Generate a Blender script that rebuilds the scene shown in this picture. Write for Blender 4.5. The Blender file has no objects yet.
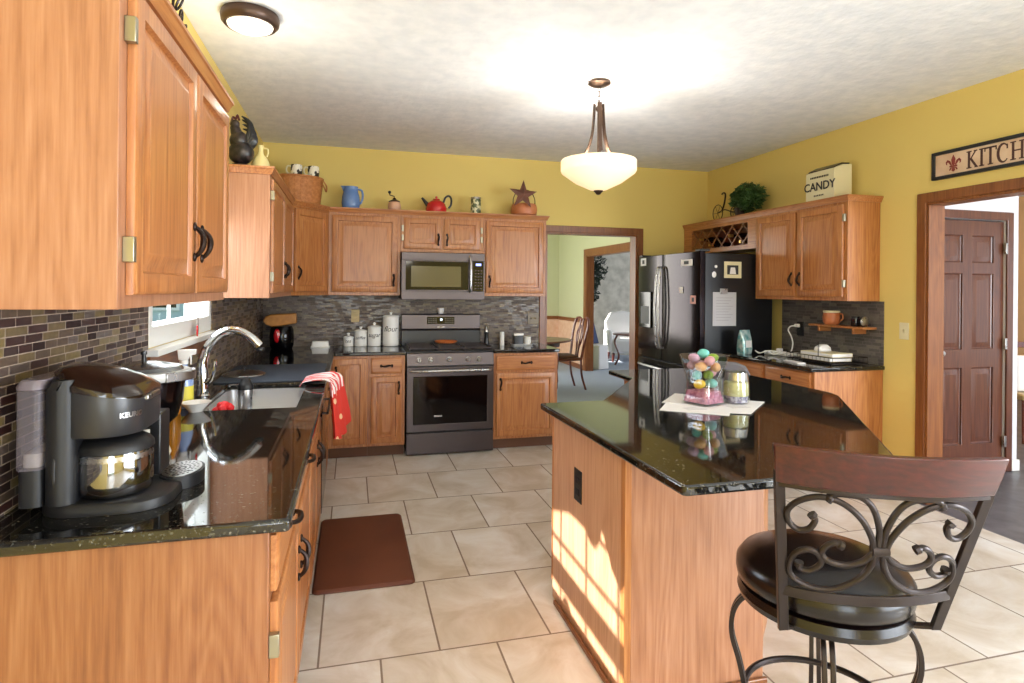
import bpy, math, random
from mathutils import Vector, Matrix
random.seed(7)
C = bpy.context.scene.collection
S = bpy.context.scene
PI = math.pi

# ------------------------------------------------------------------ camera
F_PX, YAW, ROLL, CY, CAM_H = 598.0, math.radians(15.0), math.radians(0.5), 289.5, 1.46
cam = bpy.data.objects.new('camera', bpy.data.cameras.new('camera'))
C.objects.link(cam)
_F = Vector((math.sin(YAW), math.cos(YAW), 0)); _R0 = Vector((math.cos(YAW), -math.sin(YAW), 0)); _U0 = Vector((0, 0, 1))
_R = math.cos(ROLL)*_R0 + math.sin(ROLL)*_U0
_U = -math.sin(ROLL)*_R0 + math.cos(ROLL)*_U0
cam.matrix_world = Matrix(((_R.x, _U.x, -_F.x, 0), (_R.y, _U.y, -_F.y, 0), (_R.z, _U.z, -_F.z, CAM_H), (0, 0, 0, 1)))
cam.data.sensor_width = 36.0
cam.data.lens = F_PX/1024*36.0
cam.data.shift_y = (CY-341.5)/1024
cam.data.clip_start = 0.05
S.camera = cam

# ------------------------------------------------------------------ exposure, sky, sun, daylight, added fills
S.view_settings.view_transform = 'Standard'
S.view_settings.look = 'None'
S.view_settings.gamma = 1.0
S.view_settings.use_curve_mapping = False
S.view_settings.exposure = 0.5
S.cycles.max_bounces = 8
S.cycles.diffuse_bounces = 5
S.cycles.glossy_bounces = 4
S.cycles.transparent_max_bounces = 12
S.cycles.sample_clamp_indirect = 6.0
S.cycles.caustics_reflective = False
S.cycles.caustics_refractive = False

world = bpy.data.worlds.new('sky'); S.world = world
world.use_nodes = True
wn, wl = world.node_tree.nodes, world.node_tree.links
bg = wn['Background']
tc = wn.new('ShaderNodeTexCoord'); sp = wn.new('ShaderNodeSeparateXYZ'); cr = wn.new('ShaderNodeValToRGB')
wl.new(tc.outputs['Generated'], sp.inputs[0]); wl.new(sp.outputs['Z'], cr.inputs[0]); wl.new(cr.outputs[0], bg.inputs[0])
cr.color_ramp.elements[0].position = 0.0; cr.color_ramp.elements[0].color = (0.80, 0.86, 0.90, 1)
cr.color_ramp.elements[1].position = 0.6; cr.color_ramp.elements[1].color = (0.42, 0.62, 0.95, 1)
bg.inputs[1].default_value = 1.5

def light(name, kind, loc, energy, color=(1, 1, 1), target=None, size=None, size_y=None, radius=None):
    d = bpy.data.lights.new(name, kind); d.energy = energy; d.color = color
    if size is not None:
        d.shape = 'RECTANGLE'; d.size = size; d.size_y = size_y
    if radius is not None: d.shadow_soft_size = radius
    o = bpy.data.objects.new(name, d); C.objects.link(o); o.location = loc
    if target is not None:
        o.rotation_euler = (Vector(target)-Vector(loc)).to_track_quat('-Z', 'Y').to_euler()
    return o
sun = light('sun', 'SUN', (-6, 6, 7), 16.0, (1.0, 0.95, 0.87), target=(-6+1.745, 6-0.95, 7-1.40))
sun.data.angle = math.radians(0.55)
COOL = (0.83, 0.91, 1.0)
light('fill_rear', 'AREA', (0.2, -3.15, 1.15), 55, COOL, target=(0.2, 2, 1.0), size=1.3, size_y=2.0)  # added fill at an assumed patio door behind the camera
light('fill_right', 'AREA', (3.84, -1.1, 1.25), 160, COOL, target=(0, -0.6, 1.2), size=3.2, size_y=2.0)  # added main fill at an assumed side window, out of view
light('daylight_sink_window', 'AREA', (-0.98, 3.3, 1.75), 26, COOL, target=(1.5, 3.0, 0.9), size=1.0, size_y=0.75)
light('fill_dining', 'AREA', (0.6, 9.0, 1.5), 75, (1, 0.97, 0.9), target=(4, 9, 1.2), size=2.4, size_y=1.6)  # added to light the dining room; stands for an unseen window
light('fill_living', 'AREA', (7.9, 9.5, 1.6), 40, (0.92, 0.95, 1.0), target=(5, 10.5, 1.0), size=2.4, size_y=1.6)  # added to brighten the living room, no window known there
light('fill_hall', 'AREA', (6.0, -1.2, 1.5), 190, (0.88, 0.94, 1.0), target=(5.2, 3.6, 0.9), size=2.2, size_y=2.0)  # extra cool fill set up inside the hall, source unseen
light('lamp_far_hall', 'POINT', (6.6, 5.2, 2.3), 30, (1.0, 0.72, 0.42), radius=0.15)
light('fill_nook', 'POINT', (1.0, -1.2, 2.2), 30, (1.0, 0.95, 0.87), radius=0.25)  # added fill point behind the camera, no lamp fixture there

# ------------------------------------------------------------------ materials
def lin(c):
    if isinstance(c, str):
        c = [int(c[i:i+2], 16)/255 for i in (0, 2, 4)]
        c = [x/12.92 if x <= 0.04045 else ((x+0.055)/1.055)**2.4 for x in c]
    return (c[0], c[1], c[2], 1)
def mat(name, col, rough=0.5, metal=0.0, spec=0.5, coat=0.0, emit=None, estr=0.0, bump=None, var=None):
    m = bpy.data.materials.new(name); m.use_nodes = True
    N, L = m.node_tree.nodes, m.node_tree.links
    b = N['Principled BSDF']
    b.inputs['Base Color'].default_value = lin(col); b.inputs['Roughness'].default_value = rough
    b.inputs['Metallic'].default_value = metal; b.inputs['Specular IOR Level'].default_value = spec
    b.inputs['Coat Weight'].default_value = coat; b.inputs['Coat Roughness'].default_value = 0.08
    if emit is not None:
        b.inputs['Emission Color'].default_value = lin(emit); b.inputs['Emission Strength'].default_value = estr
    t = N.new('ShaderNodeTexCoord')
    nz = N.new('ShaderNodeTexNoise'); nz.inputs['Scale'].default_value = bump[0] if bump else 30
    L.new(t.outputs['Object'], nz.inputs['Vector'])
    if bump:
        bp = N.new('ShaderNodeBump'); bp.inputs['Strength'].default_value = bump[1]; bp.inputs['Distance'].default_value = 0.01
        nz.inputs['Detail'].default_value = 4
        L.new(nz.outputs[0], bp.inputs['Height']); L.new(bp.outputs[0], b.inputs['Normal'])
    if var:   # (second colour, scale, amount)
        n2 = N.new('ShaderNodeTexNoise'); n2.inputs['Scale'].default_value = var[1]; n2.inputs['Detail'].default_value = 5
        L.new(t.outputs['Object'], n2.inputs['Vector'])
        r = N.new('ShaderNodeValToRGB'); r.color_ramp.elements[0].position = 0.5-var[2]; r.color_ramp.elements[1].position = 0.5+var[2]
        r.color_ramp.elements[0].color = lin(col); r.color_ramp.elements[1].color = lin(var[0])
        L.new(n2.outputs[0], r.inputs[0]); L.new(r.outputs[0], b.inputs['Base Color'])
    else:     # a faint unevenness of the surface
        mr = N.new('ShaderNodeMapRange'); mr.inputs['To Min'].default_value = max(0, rough-0.03); mr.inputs['To Max'].default_value = min(1, rough+0.03)
        L.new(nz.outputs[0], mr.inputs['Value']); L.new(mr.outputs[0], b.inputs['Roughness'])
    return m
def math_node(N, L, op, a, b=None):
    n = N.new('ShaderNodeMath'); n.operation = op
    for i, v in enumerate((a, b)):
        if v is None: continue
        if isinstance(v, (int, float)): n.inputs[i].default_value = v
        else: L.new(v, n.inputs[i])
    return n.outputs[0]
def wood(name, axis, c0, c1, c2, rough=0.36, fine=85.0, coat=0.15):
    m = bpy.data.materials.new(name); m.use_nodes = True
    N, L = m.node_tree.nodes, m.node_tree.links; b = N['Principled BSDF']
    t = N.new('ShaderNodeTexCoord'); oi = N.new('ShaderNodeObjectInfo')
    va = N.new('ShaderNodeVectorMath'); va.operation = 'ADD'
    sc = N.new('ShaderNodeVectorMath'); sc.operation = 'SCALE'; sc.inputs['Scale'].default_value = 7.3
    cmb = N.new('ShaderNodeCombineXYZ'); L.new(oi.outputs['Random'], cmb.inputs[0]); L.new(oi.outputs['Random'], cmb.inputs[1]); L.new(oi.outputs['Random'], cmb.inputs[2])
    L.new(cmb.outputs[0], sc.inputs[0]); L.new(t.outputs['Object'], va.inputs[0]); L.new(sc.outputs[0], va.inputs[1])
    mp = N.new('ShaderNodeMapping'); s = [1, 1, 1]; s['xyz'.index(axis)] = 0.04
    mp.inputs['Scale'].default_value = s
    L.new(va.outputs[0], mp.inputs['Vector'])
    n1 = N.new('ShaderNodeTexNoise'); n1.inputs['Scale'].default_value = fine; n1.inputs['Detail'].default_value = 6; n1.inputs['Roughness'].default_value = 0.6
    L.new(mp.outputs[0], n1.inputs['Vector'])
    mp2 = N.new('ShaderNodeMapping'); s = [1, 1, 1]; s['xyz'.index(axis)] = 0.12
    mp2.inputs['Scale'].default_value = s; L.new(va.outputs[0], mp2.inputs['Vector'])
    n2 = N.new('ShaderNodeTexNoise'); n2.inputs['Scale'].default_value = 5.0; n2.inputs['Detail'].default_value = 2; n2.inputs['Distortion'].default_value = 0.6
    L.new(mp2.outputs[0], n2.inputs['Vector'])
    # growth rings: bands of the broad noise
    w = math_node(N, L, 'FRACT', math_node(N, L, 'MULTIPLY', n2.outputs[0], 16.0))
    w = math_node(N, L, 'ABSOLUTE', math_node(N, L, 'SUBTRACT', w, 0.5))
    mix = math_node(N, L, 'ADD', math_node(N, L, 'ADD', math_node(N, L, 'MULTIPLY', n1.outputs[0], 0.56), 0.11), math_node(N, L, 'MULTIPLY', w, 0.17))
    mix = math_node(N, L, 'ADD', mix, math_node(N, L, 'MULTIPLY', n2.outputs[0], 0.15))
    r = N.new('ShaderNodeValToRGB'); e = r.color_ramp.elements
    e[0].position = 0.34; e[0].color = lin(c0); e[1].position = 0.72; e[1].color = lin(c2)
    q = r.color_ramp.elements.new(0.50); q.color = lin(c1)
    L.new(mix, r.inputs[0]); L.new(r.outputs[0], b.inputs['Base Color'])
    b.inputs['Roughness'].default_value = rough; b.inputs['Coat Weight'].default_value = coat; b.inputs['Coat Roughness'].default_value = 0.2
    bp = N.new('ShaderNodeBump'); bp.inputs['Strength'].default_value = 0.08; bp.inputs['Distance'].default_value = 0.002
    L.new(n1.outputs[0], bp.inputs['Height']); L.new(bp.outputs[0], b.inputs['Normal'])
    return m
def mosaic(name, axis_u, pal, rh=0.021, bw=0.085, grout='8a7c70'):
    """small stone and glass strips laid in running rows, a colour of its own per strip"""
    m = bpy.data.materials.new(name); m.use_nodes = True
    N, L = m.node_tree.nodes, m.node_tree.links; b = N['Principled BSDF']
    t = N.new('ShaderNodeTexCoord'); sx = N.new('ShaderNodeSeparateXYZ'); L.new(t.outputs['Object'], sx.inputs[0])
    u = sx.outputs[axis_u]; v = sx.outputs['Z']
    row_f = math_node(N, L, 'DIVIDE', v, rh); row = math_node(N, L, 'FLOOR', row_f); fv = math_node(N, L, 'FRACT', row_f)
    wn1 = N.new('ShaderNodeTexWhiteNoise'); wn1.noise_dimensions = '1D'; L.new(row, wn1.inputs['W'])
    wid = math_node(N, L, 'ADD', math_node(N, L, 'MULTIPLY', wn1.outputs['Value'], 0.045), bw*0.75)
    uf = math_node(N, L, 'ADD', math_node(N, L, 'DIVIDE', u, wid), math_node(N, L, 'MULTIPLY', wn1.outputs['Value'], 31.7))
    col = math_node(N, L, 'FLOOR', uf); fu = math_node(N, L, 'FRACT', uf)
    cm = N.new('ShaderNodeCombineXYZ'); L.new(row, cm.inputs[0]); L.new(col, cm.inputs[1])
    wn2 = N.new('ShaderNodeTexWhiteNoise'); wn2.noise_dimensions = '2D'; L.new(cm.outputs[0], wn2.inputs['Vector'])
    r = N.new('ShaderNodeValToRGB'); r.color_ramp.interpolation = 'CONSTANT'
    for i, c in enumerate(pal):
        e = r.color_ramp.elements[i] if i < 2 else r.color_ramp.elements.new(0.99)
        e.position = i/len(pal); e.color = lin(c)
    L.new(wn2.outputs['Value'], r.inputs[0])
    gv = math_node(N, L, 'LESS_THAN', fv, 0.11)
    gu = math_node(N, L, 'LESS_THAN', fu, 0.035)
    g = math_node(N, L, 'MAXIMUM', gv, gu)
    mx = N.new('ShaderNodeMix'); mx.data_type = 'RGBA'; L.new(g, mx.inputs[0]); L.new(r.outputs[0], mx.inputs[6]); mx.inputs[7].default_value = lin(grout)
    nz = N.new('ShaderNodeTexNoise'); nz.inputs['Scale'].default_value = 60; nz.inputs['Detail'].default_value = 4; L.new(t.outputs['Object'], nz.inputs['Vector'])
    hs = N.new('ShaderNodeHueSaturation'); L.new(mx.outputs[2], hs.inputs['Color'])
    L.new(math_node(N, L, 'ADD', math_node(N, L, 'MULTIPLY', nz.outputs[0], 0.7), 0.65), hs.inputs['Value'])
    L.new(hs.outputs[0], b.inputs['Base Color'])
    gl = math_node(N, L, 'GREATER_THAN', wn2.outputs['Value'], 0.55)
    ro = math_node(N, L, 'SUBTRACT', 0.55, math_node(N, L, 'MULTIPLY', gl, 0.27))
    L.new(math_node(N, L, 'MAXIMUM', ro, math_node(N, L, 'MULTIPLY', g, 0.7)), b.inputs['Roughness'])
    bp = N.new('ShaderNodeBump'); bp.inputs['Strength'].default_value = 0.5; bp.inputs['Distance'].default_value = 0.002; bp.invert = True
    L.new(g, bp.inputs['Height']); L.new(bp.outputs[0], b.inputs['Normal'])
    return m
def floor_tile(name):
    m = bpy.data.materials.new(name); m.use_nodes = True
    N, L = m.node_tree.nodes, m.node_tree.links; b = N['Principled BSDF']
    t = N.new('ShaderNodeTexCoord'); sx = N.new('ShaderNodeSeparateXYZ'); L.new(t.outputs['Object'], sx.inputs[0])
    TX, TY = 0.471, 0.588
    rf = math_node(N, L, 'DIVIDE', math_node(N, L, 'SUBTRACT', sx.outputs['Y'], 2.405-10*TY), TY)
    row = math_node(N, L, 'FLOOR', rf); fv = math_node(N, L, 'FRACT', rf)
    odd = math_node(N, L, 'MODULO', row, 2.0)
    uf = math_node(N, L, 'ADD', math_node(N, L, 'DIVIDE', math_node(N, L, 'SUBTRACT', sx.outputs['X'], 0.357-20*TX), TX), math_node(N, L, 'MULTIPLY', odd, 0.5))
    col = math_node(N, L, 'FLOOR', uf); fu = math_node(N, L, 'FRACT', uf)
    def edge(fr, w):
        d = math_node(N, L, 'MINIMUM', fr, math_node(N, L, 'SUBTRACT', 1.0, fr))
        return math_node(N, L, 'LESS_THAN', d, w)
    g = math_node(N, L, 'MAXIMUM', edge(fu, 0.0042/TX), edge(fv, 0.0042/TY))
    cm = N.new('ShaderNodeCombineXYZ'); L.new(row, cm.inputs[0]); L.new(col, cm.inputs[1])
    wn2 = N.new('ShaderNodeTexWhiteNoise'); wn2.noise_dimensions = '2D'; L.new(cm.outputs[0], wn2.inputs['Vector'])
    ad = N.new('ShaderNodeVectorMath'); ad.operation = 'MULTIPLY_ADD'; L.new(wn2.outputs['Color'], ad.inputs[0]); ad.inputs[1].default_value = (9, 9, 9); L.new(t.outputs['Object'], ad.inputs[2])
    nz = N.new('ShaderNodeTexNoise'); nz.inputs['Scale'].default_value = 3.2; nz.inputs['Detail'].default_value = 8; nz.inputs['Roughness'].default_value = 0.62; nz.inputs['Distortion'].default_value = 0.8
    L.new(ad.outputs[0], nz.inputs['Vector'])
    r = N.new('ShaderNodeValToRGB'); e = r.color_ramp.elements
    e[0].position = 0.34; e[0].color = lin('c6baa9'); e[1].position = 0.66; e[1].color = lin('e6e3df')
    q = e.new(0.50); q.color = lin('d8d0c6')
    L.new(nz.outputs[0], r.inputs[0])
    mx = N.new('ShaderNodeMix'); mx.data_type = 'RGBA'; L.new(g, mx.inputs[0]); L.new(r.outputs[0], mx.inputs[6]); mx.inputs[7].default_value = lin('87786a')
    L.new(mx.outputs[2], b.inputs['Base Color'])
    L.new(math_node(N, L, 'ADD', math_node(N, L, 'MULTIPLY', nz.outputs[0], 0.16), math_node(N, L, 'ADD', math_node(N, L, 'MULTIPLY', g, 0.5), 0.24)), b.inputs['Roughness'])
    bp = N.new('ShaderNodeBump'); bp.inputs['Strength'].default_value = 0.5; bp.inputs['Distance'].default_value = 0.002; bp.invert = True
    L.new(g, bp.inputs['Height']); L.new(bp.outputs[0], b.inputs['Normal'])
    return m
def granite(name):
    m = bpy.data.materials.new(name); m.use_nodes = True
    N, L = m.node_tree.nodes, m.node_tree.links; b = N['Principled BSDF']
    t = N.new('ShaderNodeTexCoord')
    vo = N.new('ShaderNodeTexVoronoi'); vo.inputs['Scale'].default_value = 230; L.new(t.outputs['Object'], vo.inputs['Vector'])
    nz = N.new('ShaderNodeTexNoise'); nz.inputs['Scale'].default_value = 60; nz.inputs['Detail'].default_value = 6; L.new(t.outputs['Object'], nz.inputs['Vector'])
    sv = N.new('ShaderNodeSeparateColor'); L.new(vo.outputs['Color'], sv.inputs[0])
    k = math_node(N, L, 'MULTIPLY', math_node(N, L, 'POWER', sv.outputs[0], 3.0), nz.outputs[0])
    r = N.new('ShaderNodeValToRGB'); e = r.color_ramp.elements
    e[0].position = 0.10; e[0].color = (0.006, 0.006, 0.006, 1); e[1].position = 0.66; e[1].color = lin('7d7b72')
    q = e.new(0.36); q.color = lin('201e18')
    L.new(k, r.inputs[0]); L.new(r.outputs[0], b.inputs['Base Color'])
    b.inputs['Roughness'].default_value = 0.045; b.inputs['Specular IOR Level'].default_value = 0.75
    return m
def clear(name, tint=(1, 1, 1), gloss=0.12, rough=0.02):
    m = bpy.data.materials.new(name); m.use_nodes = True
    N, L = m.node_tree.nodes, m.node_tree.links; N.remove(N['Principled BSDF'])
    o = N['Material Output']; tr = N.new('ShaderNodeBsdfTransparent'); tr.inputs[0].default_value = (*tint, 1)
    g = N.new('ShaderNodeBsdfGlossy'); g.inputs['Roughness'].default_value = rough
    fr = N.new('ShaderNodeFresnel'); fr.inputs[0].default_value = 1.45
    mx = N.new('ShaderNodeMixShader'); ge = N.new('ShaderNodeNewGeometry'); front = math_node(N, L, 'SUBTRACT', 1.0, ge.outputs['Backfacing'])
    L.new(math_node(N, L, 'MULTIPLY', math_node(N, L, 'ADD', fr.outputs[0], gloss-0.04), front), mx.inputs[0])
    L.new(tr.outputs[0], mx.inputs[1]); L.new(g.outputs[0], mx.inputs[2]); L.new(mx.outputs[0], o.inputs[0])
    return m

def frosted(name, col, k):
    m = mat(name, col, 0.25); N, L = m.node_tree.nodes, m.node_tree.links
    tr = N.new('ShaderNodeBsdfTransparent'); mx = N.new('ShaderNodeMixShader'); mx.inputs[0].default_value = k
    L.new(tr.outputs[0], mx.inputs[1]); L.new(N['Principled BSDF'].outputs[0], mx.inputs[2]); L.new(mx.outputs[0], N['Material Output'].inputs[0])
    return m
OAKL = ('844924', 'aa6d3d', 'c18853')
M = {}
M['oak_v'] = wood('oak_upright', 'z', *OAKL)
M['oak_h'] = wood('oak_lengthwise', 'x', *OAKL)
M['oak_panel'] = wood('oak_side_panel', 'z', '8c5b3f', 'a57354', 'b8896b', rough=0.4)
M['oak_end'] = wood('oak_end_panel', 'z', '6e4029', '8a5838', 'a27250', rough=0.36)
M['oak_dark'] = wood('oak_trim', 'z', '653618', '7c4822', '93602f', rough=0.35)
M['oak_dark_h'] = wood('oak_trim_lengthwise', 'x', '653618', '7c4822', '93602f', rough=0.35)
M['oak_dark_y'] = wood('oak_trim_depthwise', 'y', '653618', '7c4822', '93602f', rough=0.35)
M['cherry'] = wood('dark_cherry', 'z', '44180f', '5f2517', '753322', rough=0.3, coat=0.3)
M['cherry_x'] = wood('dark_cherry_lengthwise', 'x', '2a0d0a', '40150f', '561e14', rough=0.28, coat=0.15)
M['door_dark'] = wood('dark_stained_door', 'z', '42221a', '573021', '6c3f2a', rough=0.3, coat=0.2)
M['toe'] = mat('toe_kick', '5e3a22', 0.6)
M['wall'] = mat('yellow_paint', 'dcc473', 0.75, bump=(220, 0.06))
M['wall_hall'] = mat('pale_hall_paint', 'cfccd2', 0.8, bump=(200, 0.05))
M['wall_warm'] = mat('warm_hall_paint', 'd8b48a', 0.8)
M['wall_green'] = mat('green_paint', 'bfc09a', 0.75, bump=(220, 0.05))
M['wainscot'] = mat('pinkish_wainscot', 'd6ab8c', 0.7, var=('e2bfa4', 14, 0.2))
M['wallpaper'] = mat('mottled_wallpaper', 'a9a49a', 0.8, var=('c9c4ba', 5, 0.14))
M['ceiling'] = mat('ceiling_paint', 'e2e6ec', 0.85, bump=(26, 0.5), var=('eef0f4', 10, 0.15))
M['carpet'] = mat('grey_carpet', '8f98a6', 0.95, bump=(300, 0.4), var=('9fa7b3', 60, 0.2))
M['slate'] = mat('dark_slate', '4c4b50', 0.35, var=('6f6e74', 7, 0.2))
M['tile'] = floor_tile('floor_tiles')
M['mosaic_x'] = mosaic('mosaic_along_x', 'X', ['55483f', '655850', '483b36', '706253', '5b4e46', '74664f', '4e413c', '665a4e'], 0.018, 0.055, '7a6d62')
M['mosaic_r'] = mosaic('mosaic_right', 'Y', ['55504d', '635d5a', '4a4542', '6a645f', '585350', '70685f', '504b47', '625b56'], 0.024, 0.10, '726d69')
M['mosaic_y'] = mosaic('mosaic_along_y', 'Y', ['403230', '5c4c40', '2c1c1b', '6b5b41', '4b3e39', '3d2522', '76653f', '5b4e47'], 0.023, 0.085, 'a29384')
M['granite'] = granite('black_granite')
M['white_trim'] = mat('white_window_paint', 'dcdcd8', 0.4)
M['glass'] = clear('window_glass', gloss=0.05)
M['vase_glass'] = clear('vase_glass', (0.93, 0.95, 0.95), 0.15)
M['bronze'] = mat('dark_bronze', '2a1d18', 0.35, 0.7)
M['bronze_lamp'] = mat('brushed_bronze', '54433a', 0.38, 0.8)
M['brass'] = mat('hinge_brass', 'a39e8a', 0.3, 0.9)
M['chrome'] = mat('chrome', 'd5d8dc', 0.06, 1.0)
M['steel'] = mat('brushed_steel', 'a9a8a8', 0.28, 1.0)
M['dsteel'] = mat('dark_stainless', '585152', 0.36, 0.9)
M['bsteel'] = mat('black_stainless', '231d20', 0.14, 0.9)
M['black'] = mat('black_plastic', '17171a', 0.32)
M['blackgl'] = mat('black_glass', '060507', 0.06, spec=0.3)
M['blacksat'] = mat('satin_black', '121215', 0.48)
M['iron'] = mat('wrought_iron', '37302f', 0.34, 0.75)
M['leather'] = mat('dark_leather', '100909', 0.24, coat=0.0, spec=0.45, bump=(260, 0.02))
M['white'] = mat('white_ceramic', 'ecebe8', 0.25)
M['paper'] = mat('white_paper', 'e6e4e4', 0.7)
M['ink'] = mat('black_ink', '26252a', 0.6)
M['grey_ink'] = mat('grey_ink', '8b8990', 0.7)
M['opal'] = mat('opal_glass', 'fff2d6', 0.25, emit='ffe0b0', estr=0.50)
M['opal_flush'] = mat('opal_flush_glass', 'fff8ea', 0.25, emit='fff3e0', estr=0.9)
M['terracotta'] = mat('copper_clay', 'b8673c', 0.4, var=('c98056', 12, 0.2))
M['red'] = mat('red_enamel', 'c3121c', 0.12, coat=0.6)
M['blue'] = mat('blue_glaze', '5c7db4', 0.22, var=('6f8fc2', 9, 0.2))
M['cream'] = mat('cream_paint', 'ddd5b0', 0.5)
M['gourd'] = mat('pale_yellow_glaze', 'd8c98c', 0.4)
M['mat_brown'] = mat('brown_rubber', '5a2c18', 0.55, var=('66341d', 5, 0.3))
M['drying'] = mat('slate_blue_cloth', '333b47', 0.85, bump=(120, 0.4))
M['rust'] = mat('rusty_tin', '54342a', 0.6, var=('7a4a38', 14, 0.2))
M['leaf'] = mat('leaf_green', '2f4a23', 0.6, var=('46672f', 14, 0.2))
M['leaf_dark'] = mat('dark_leaf', '233026', 0.6)
M['rattan'] = mat('woven_rattan', 'c8844c', 0.6, bump=(90, 0.3), var=('a8682f', 40, 0.2))
M['wine'] = mat('wine_bottle_glass', '150c10', 0.08, coat=0.4)
M['gold'] = mat('gold_foil', 'd0a860', 0.3, 0.8)
M['candle'] = mat('candle_wax', 'd9d39a', 0.5)
M['pink'] = mat('shredded_pink', 'd98fa8', 0.7, bump=(60, 1.0), var=('a85c7d', 60, 0.1))
M['teal'] = mat('teal_foil', '64a0a4', 0.25, 0.4, var=('c9dddc', 18, 0.12))
M['tan'] = mat('tan_plastic', 'b39d6c', 0.4)
M['wood_lt'] = mat('light_wood', 'c68a3e', 0.4, var=('a86a28', 20, 0.2))
M['grey_fabric'] = mat('grey_fabric', '6f6d74', 0.8)
M['valance'] = mat('cream_linen', 'd9cdb5', 0.9)
M['grass'] = mat('lawn_grass', '6f8a4c', 0.9, var=('86a05e', 2, 0.2))
M['siding'] = mat('pale_siding', 'a9bdbf', 0.7)

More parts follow.
